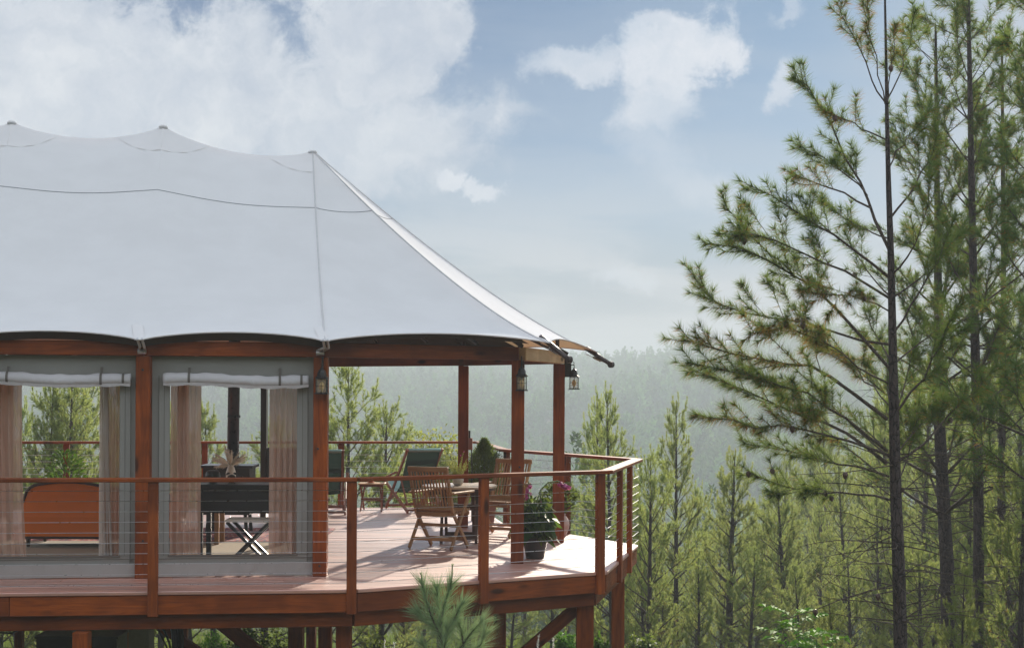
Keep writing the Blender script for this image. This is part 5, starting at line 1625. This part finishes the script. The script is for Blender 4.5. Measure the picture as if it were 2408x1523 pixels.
fill = [(1640, 1150, 36), (1780, 1180, 40), (1480, 1120, 36), (1340, 1130, 38), (1235, 1160, 42), (1130, 1165, 40), (1000, 1075, 36), (955, 1130, 33), (1060, 1150, 46),
        (1560, 1180, 44), (1700, 1210, 48), (1830, 1080, 52), (1930, 1100, 46), (1960, 980, 58), (2100, 900, 50), (2230, 900, 46), (2330, 880, 42), (2400, 900, 38),
        (2290, 960, 60), (2180, 1000, 62), (2050, 1010, 66), (1890, 1060, 70), (1820, 1200, 36), (1940, 1190, 38), (2070, 1150, 30), (2180, 1120, 31), (2270, 1080, 30), (2390, 1050, 31),
        (2360, 760, 52), (2440, 780, 48), (2120, 1230, 27), (2300, 1260, 28), (1760, 1290, 28), (1650, 1300, 27), (1900, 1330, 26), (2010, 1290, 27),
        (1520, 1290, 29), (1450, 1330, 33), (1385, 1320, 30), (1300, 1230, 34), (1200, 1300, 33), (1090, 1290, 36), (960, 1290, 31), (860, 1250, 34), (780, 1050, 35), (700, 1100, 33),
        (620, 1000, 36), (560, 1060, 32), (460, 960, 32), (380, 980, 31), (300, 920, 33), (250, 1010, 29), (60, 960, 30), (10, 930, 28), (-60, 900, 31), (-160, 880, 34), (-300, 870, 32), (-450, 860, 35),
        (50, 1080, 26.5), (190, 1090, 25.8), (270, 1130, 27), (2520, 860, 34), (2600, 800, 42), (2700, 760, 36), (2650, 600, 28), (2800, 640, 33),
        (1590, 1340, 40), (1730, 1380, 38), (1850, 1400, 34), (1960, 1420, 30), (2180, 1380, 33), (2060, 1400, 36), (2260, 1350, 38), (2380, 1300, 36), (1480, 1420, 40), (1560, 1440, 27), (1690, 1450, 33)]
def region(px, yt, d):
    if px < 0 or px > 2408: return ('pine standing beyond the edge of the view, only its boughs showing', 'pines beyond the edges of the view')
    if px < 770: return ('pine behind the rear railing, seen through the tent windows or under the deck at left', 'pines behind the tent')
    if px < 1240: return ('pine on the slope behind the terrace, seen between the posts or below the deck', 'pines behind the terrace')
    if yt > 1240: return ('lower pine near the bottom right of the view, in front of the taller stand', 'low pines at the bottom right')
    if px > 1900 and d > 40: return ('far pine in the dense stand behind the tall foreground trunks', 'far pines behind the foreground trunks')
    if px > 1900: return ('pine in the stand right behind the tall foreground trunks', 'pines behind the foreground trunks')
    return ('pine on the slope between the deck corner and the tallest foreground pine', 'pines right of the deck corner')
for i, (px, yt, d) in enumerate(fill):
    lbn, gp = region(px, yt, d)
    young(px, yt, d, [0, 3, 1, 4, 2, 5, 3][i % 7] if px > 1250 else [0, 1, 2, 5][i % 4], i * 1.37, lbn, gp, 'pine_tree')

# ---- distant forest: thousands of small conifers, one mass
g = np.random.default_rng(5)
def forest(name, n, xr, yr, hgt, tri, sz):
    fx_ = g.random(n * 3); y = yr[0] + (yr[1] - yr[0]) * g.random(n * 3) ** .9
    hw_ = xr[0] + xr[1] * y
    x = (fx_ * 2 - 1) * hw_ + xr[2] * y
    x, y = x[:n], y[:n]; z = height(x, y)
    h_ = hgt * (.55 + .75 * g.random(n)) * (1 + .25 * np.clip(fbm(x, y, 20, 9), -1, 1)); wd_ = h_ * (.17 + .07 * g.random(n))
    u = g.random((n, tri)) ** .8; th = g.random((n, tri)) * 6.283
    rr = wd_[:, None] * (1 - u) ** .75 * (.55 + .5 * g.random((n, tri))) + .05
    C = np.stack([x[:, None] + rr * np.cos(th), y[:, None] + rr * np.sin(th), z[:, None] + h_[:, None] * (.06 + .94 * u)], -1)
    s_ = sz * h_[:, None, None] * (.5 + .8 * (1 - u))[..., None]
    d1 = nrm(np.stack([np.cos(th), np.sin(th), .9 + 0 * th], -1) + g.normal(size=(n, tri, 3)) * .3); d2 = nrm(np.cross(d1, g.normal(size=(n, tri, 3))))
    V = np.stack([C - d2 * s_ * .45 - d1 * s_ * .3, C + d2 * s_ * .45 - d1 * s_ * .3, C + d1 * s_], -2).reshape(-1, 3, 3)
    tn = np.repeat(g.random(n) ** 1.5 * .75, tri) + .35 * u.ravel() * g.random(n * tri)
    o = meshobj(name, poly_mesh(name, V, tn, M_conif)); props(o, 'misty conifer forest covering the far hillside', 'forest', kind='stuff')
    return o
forest('distant_forest', 15000, (12, .36, .06), (225, 740), 8.2, 44, .15)
mf = forest('valley_forest', 1500, (6, .40, .05), (80, 240), 9.0, 330, .042); mf['label'] = 'hazy pines standing in the valley below the deck'

# ---- light green broad-leaved shrubs
def shrub(name, label, px, ytop, d, wpx, n, mat, seed, L=.07, wd=.03, group=None, hgt=None, cat='bush'):
    s_ = FPX / d; zt = P(px, ytop, d).z; c0 = px_loc(px, d); rad = wpx / 2 / s_
    hh = hgt or min(zt - c0.z, rad * 2.6)
    t_ = thing(name, label, cat, c0, 0, group)
    g2 = np.random.default_rng(seed); tips = []
    cl = []
    for k in range(16):
        a = g2.random() * 6.283; r_ = rad * g2.random() ** .5 * .8; z_ = zt - hh * g2.random() * .8 - r_ * .25
        tips.append(Vector((c0.x + r_ * math.cos(a), c0.y + r_ * math.sin(a), z_)))
    tips[0] = Vector((c0.x, c0.y, zt - .12))
    b0 = Vector((c0.x, c0.y, c0.z)); fork = Vector((c0.x, c0.y, zt - hh))
    if fork.z > c0.z: MB().tube([b0, fork], [.05, .03], 7).build('stem', M_twig, t_)
    q = MB()
    for tp in tips: q.tube([fork if fork.z > c0.z else b0, (fork + tp) / 2 + Vector((g2.normal() * .06, g2.normal() * .06, 0)), tp], [.016, .01, .004], 4)
    q.build('branches', M_twig, t_)
    ci = g2.integers(0, len(tips), n); Tp = np.array([tuple(v) for v in tips])
    fr = .45 + .6 * g2.random(n); base = np.array(tuple(fork)) + (Tp[ci] - np.array(tuple(fork))) * fr[:, None] + g2.normal(size=(n, 3)) * rad * .17
    d_ = nrm(base - np.array([c0.x, c0.y, zt - hh * .8]) + g2.normal(size=(n, 3)) * .5)
    V = leaves(base, d_, L * (.6 + .7 * g2.random(n)), wd, g2, .25, .2) - np.array(tuple(c0))
    meshobj('leaves', poly_mesh('leaves', V, g2.random(n) ** 1.2, mat), t_, world_of(t_))
shrub('light_green_tree', 'light yellow-green broad-leaved tree beyond the rear railing, left of the far post', 1035, 1018, 27, 165, 4200, M_yleaf, 51, .085, .042, cat='tree')
shrub('light_green_tree', 'low yellow-green tree seen under the rear rail behind the round table', 1105, 1125, 28, 110, 1800, M_yleaf, 52, .08, .04, cat='tree')
for i, (px, yt, d, w_, mt__, lb) in enumerate([(590, 1468, 19, 130, M_leafb, 'bright green leafy bush under the deck right of the diagonal brace'),
                                              (655, 1480, 21, 90, M_leaf, 'green bush under the deck beside the cluster of posts'),
                                              (500, 1490, 22, 90, M_leafb, 'sunlit bush under the deck left of the diagonal brace'),
                                              (1418, 1500, 17.0, 60, M_leafb, 'bright bush at the foot of the deck corner post'),
                                              (1505, 1492, 19, 70, M_leaf, 'leafy bush right of the outer deck post'),
                                              (880, 1500, 20, 80, M_leaf, 'green bush under the deck right of the front post'),
                                              (1330, 1490, 21, 60, M_leafb, 'small bright bush below the corner brace')]):
    shrub('bush', lb, px, yt, d, w_, 1300, mt__, 60 + i, .085, .032, 'bushes growing under the deck')
# bright compound-leaved sapling at lower right
def compound(px, ytop, d, seed, label):
    g2 = np.random.default_rng(seed); c0 = px_loc(px, d); t_ = thing('leafy_sapling', label, 'sapling', c0)
    zt = P(px, ytop, d).z; b = Vector((c0.x, c0.y, c0.z)); top = Vector((c0.x - .05, c0.y, zt - .10))
    MB().tube([b, (b + top) / 2 + Vector((.05, 0, 0)), top], [.018, .012, .006], 6).build('stem', M_leafstem, t_)
    base, dr = [], []; q = MB()
    for k in range(24):
        f = .60 + .4 * (k / 23); s0 = b.lerp(top, f); a = k * 2.4
        d0 = Vector((math.cos(a), math.sin(a), .55)).normalized(); L = .30 + .12 * g2.random()
        pts = [s0, s0 + d0 * L * .5, s0 + d0 * L + Vector((0, 0, -.08))]
        q.tube(pts, [.004, .003, .0015], 4)
        for j in range(7):
            ff = .25 + .75 * j / 6; pp = pts[0].lerp(pts[2], ff) + Vector((0, 0, .03 * math.sin(ff * 3)))
            for s_ in (-1, 1):
                sd_ = d0.cross(Z0).normalized() * s_; base.append(pp); dr.append((d0 * .6 + sd_ * .8).normalized())
    q.build('leaf_stalks', M_leafstem, t_)
    base = np.array([tuple(x) for x in base]); dr = np.array([tuple(x) for x in dr]); dr = nrm(dr + g2.normal(size=dr.shape) * .18)
    V = leaves(base, dr, .11, .042, g2, .3, .15) - np.array(tuple(c0))
    meshobj('leaves', poly_mesh('leaves', V, g2.random(len(V)), M_leafb), t_, world_of(t_))
compound(1885, 1425, 15.5, 71, 'bright green leafy sapling at the bottom right in front of the pines')
compound(1935, 1478, 15.0, 72, 'second, lower bright green sapling touching the bottom edge, right of the taller one')

# ---- small pine in front of the deck
D2 = 11.2
sm = Pine(909)
def S(*pts): return np.array([tuple(P(x, y, D2 + o)) for x, y, o in pts])
def shoot(pts, r=.010, dens=1000, nl=.19, a=.62, tint=.1, t0=0.0):
    q = S(*pts); sm.wood(q, np.linspace(r, .003, len(q))); sm.tuft(q, dens, nl, a=a, tint=tint, t0=t0, endburst=.6)
stem = S((1052, 1760, 0), (1048, 1600, 0), (1042, 1523, 0)); trs = (np.concatenate([[np.array([stem[0][0] + .05, stem[0][1], H(stem[0][0], D2) - .1])], stem]), np.array([.026, .023, .019, .014]))
shoot([(1042, 1530, 0), (1036, 1470, 0), (1045, 1420, 0), (1060, 1375, 0)], .012)
shoot([(1060, 1385, 0), (1063, 1352, 0), (1064, 1330, 0)], .006, 700, .030, .5, .3)
shoot([(1038, 1500, 0), (1015, 1450, -.05), (1002, 1410, -.05), (994, 1375, -.05)], .009)
shoot([(994, 1385, -.05), (991, 1358, -.05), (990, 1350, -.05)], .005, 600, .035, .5, .3)
shoot([(1038, 1480, 0), (1030, 1430, .1), (1028, 1385, .1)], .008)
shoot([(1040, 1500, 0), (1010, 1465, .1), (985, 1440, .1)], .008)
shoot([(1042, 1500, 0), (1070, 1450, -.1), (1085, 1420, -.1)], .008)
shoot([(1050, 1560, 0), (1085, 1520, -.05), (1105, 1490, -.05), (1130, 1462, -.05)], .010, tint=.25)
shoot([(1090, 1520, -.05), (1085, 1480, -.05), (1078, 1460, -.05)], .008, tint=.25)
shoot([(1050, 1580, 0), (1100, 1540, -.1), (1130, 1515, -.1), (1140, 1490, -.1)], .009, tint=.25)
shoot([(1046, 1590, 0), (1015, 1550, -.05), (995, 1515, -.05)], .009)
shoot([(1046, 1560, 0), (1045, 1520, -.15), (1052, 1480, -.15)], .009)
d_ = finish(sm, trs, .0034, .12, M_needle_b, wood_n=5)
t_ = thing('small_pine', 'small bluish-green pine top with long needles in front of the deck edge', 'pine tree', Vector(trs[0][0]))
for k, me in d_.items(): link(bpy.data.objects.new(k, me), t_, Matrix.Identity(4))

# ---- grass stalks with seed heads, grass on the slope
for i, (px, yt, d) in enumerate([(1266, 1493, 12), (1302, 1500, 12.2), (927, 1512, 12.1), (905, 1505, 12.0)]):
    tp = P(px, yt, d); b = Vector((tp.x - .06, d, H(tp.x, d)))
    t_ = thing('seed_grass_stalk', ['pale grass seed head below the corner brace, the taller of two', 'pale grass seed head below the corner brace, right of the taller', 'short grass stalk left of the small pine, nearer to it', 'short grass stalk left of the small pine, farther from it'][i], 'grass stalk', b)
    MB().tube([b, b.lerp(tp, .5) + Vector((.02, 0, 0)), tp], [.003, .0025, .0012], 4).build('stalk', M_grass if False else M_leafstem, t_)
    g2 = np.random.default_rng(500 + i); n = 70; f = 1 - .07 * g2.random(n)
    bb = np.array([tuple(b.lerp(tp, float(x))) for x in f]); V = leaves(bb, nrm(np.array([0, 0, 1.0]) + g2.normal(size=(n, 3)) * .45), .022, .006, g2, 0, 0) - np.array(tuple(b))
    meshobj('seed_head', poly_mesh('seed_head', V, g2.random(n), M_pampas), t_, world_of(t_))
def grass(name, n, xr, yr, hh, ww, mat, label):
    g2 = np.random.default_rng(abs(hash(name)) % 1000 if False else len(name)); x = g2.uniform(*xr, n); y = g2.uniform(*yr, n); z = height(x, y) - .02
    k = .5 + np.clip(fbm(x, y, 2.2, 4) * .5, -.3, .6)
    B = np.stack([x, y, z], 1); D_ = nrm(np.array([0, 0, 1.0]) + g2.normal(size=(n, 3)) * .3); L = hh * (.5 + g2.random(n)) * (k + .3)
    sd_ = nrm(np.cross(D_, g2.normal(size=(n, 3)))) * ww / 2
    V = np.stack([B - sd_, B + sd_, B + D_ * L[:, None]], 1)
    o = meshobj(name, poly_mesh(name, V, g2.random(n) * .8 + .2 * k, mat)); props(o, label, 'grass', kind='stuff')
grass('tall_grass', 45000, (-12, -2.6), (8, 34), .55, .014, M_grass, 'long green grass covering the slope under and beyond the deck')
grass('ground_cover', 60000, (-22, 34), (18, 70), .55, .03, M_leaf, 'low green undergrowth between the pines')

# ------------------------------------------------------------------ haze
zmax = 43.0
hz = MB().box((0, 1500, (zmax - 64) / 2), (7000, 5000, zmax + 64)).build('haze', None)
hm, t, out = new_mat('haze_volume')
pv = t.n('ShaderNodeVolumePrincipled')
pv.inputs['Color'].default_value = (.62, .68, .73, 1)
pv.inputs['Density'].default_value = .0019
pv.inputs['Anisotropy'].default_value = .0
t.link(pv.outputs[0], out.inputs['Volume'])
hz.data.materials.append(hm)
props(hz, 'pale morning haze filling the valley', 'haze', kind='stuff')
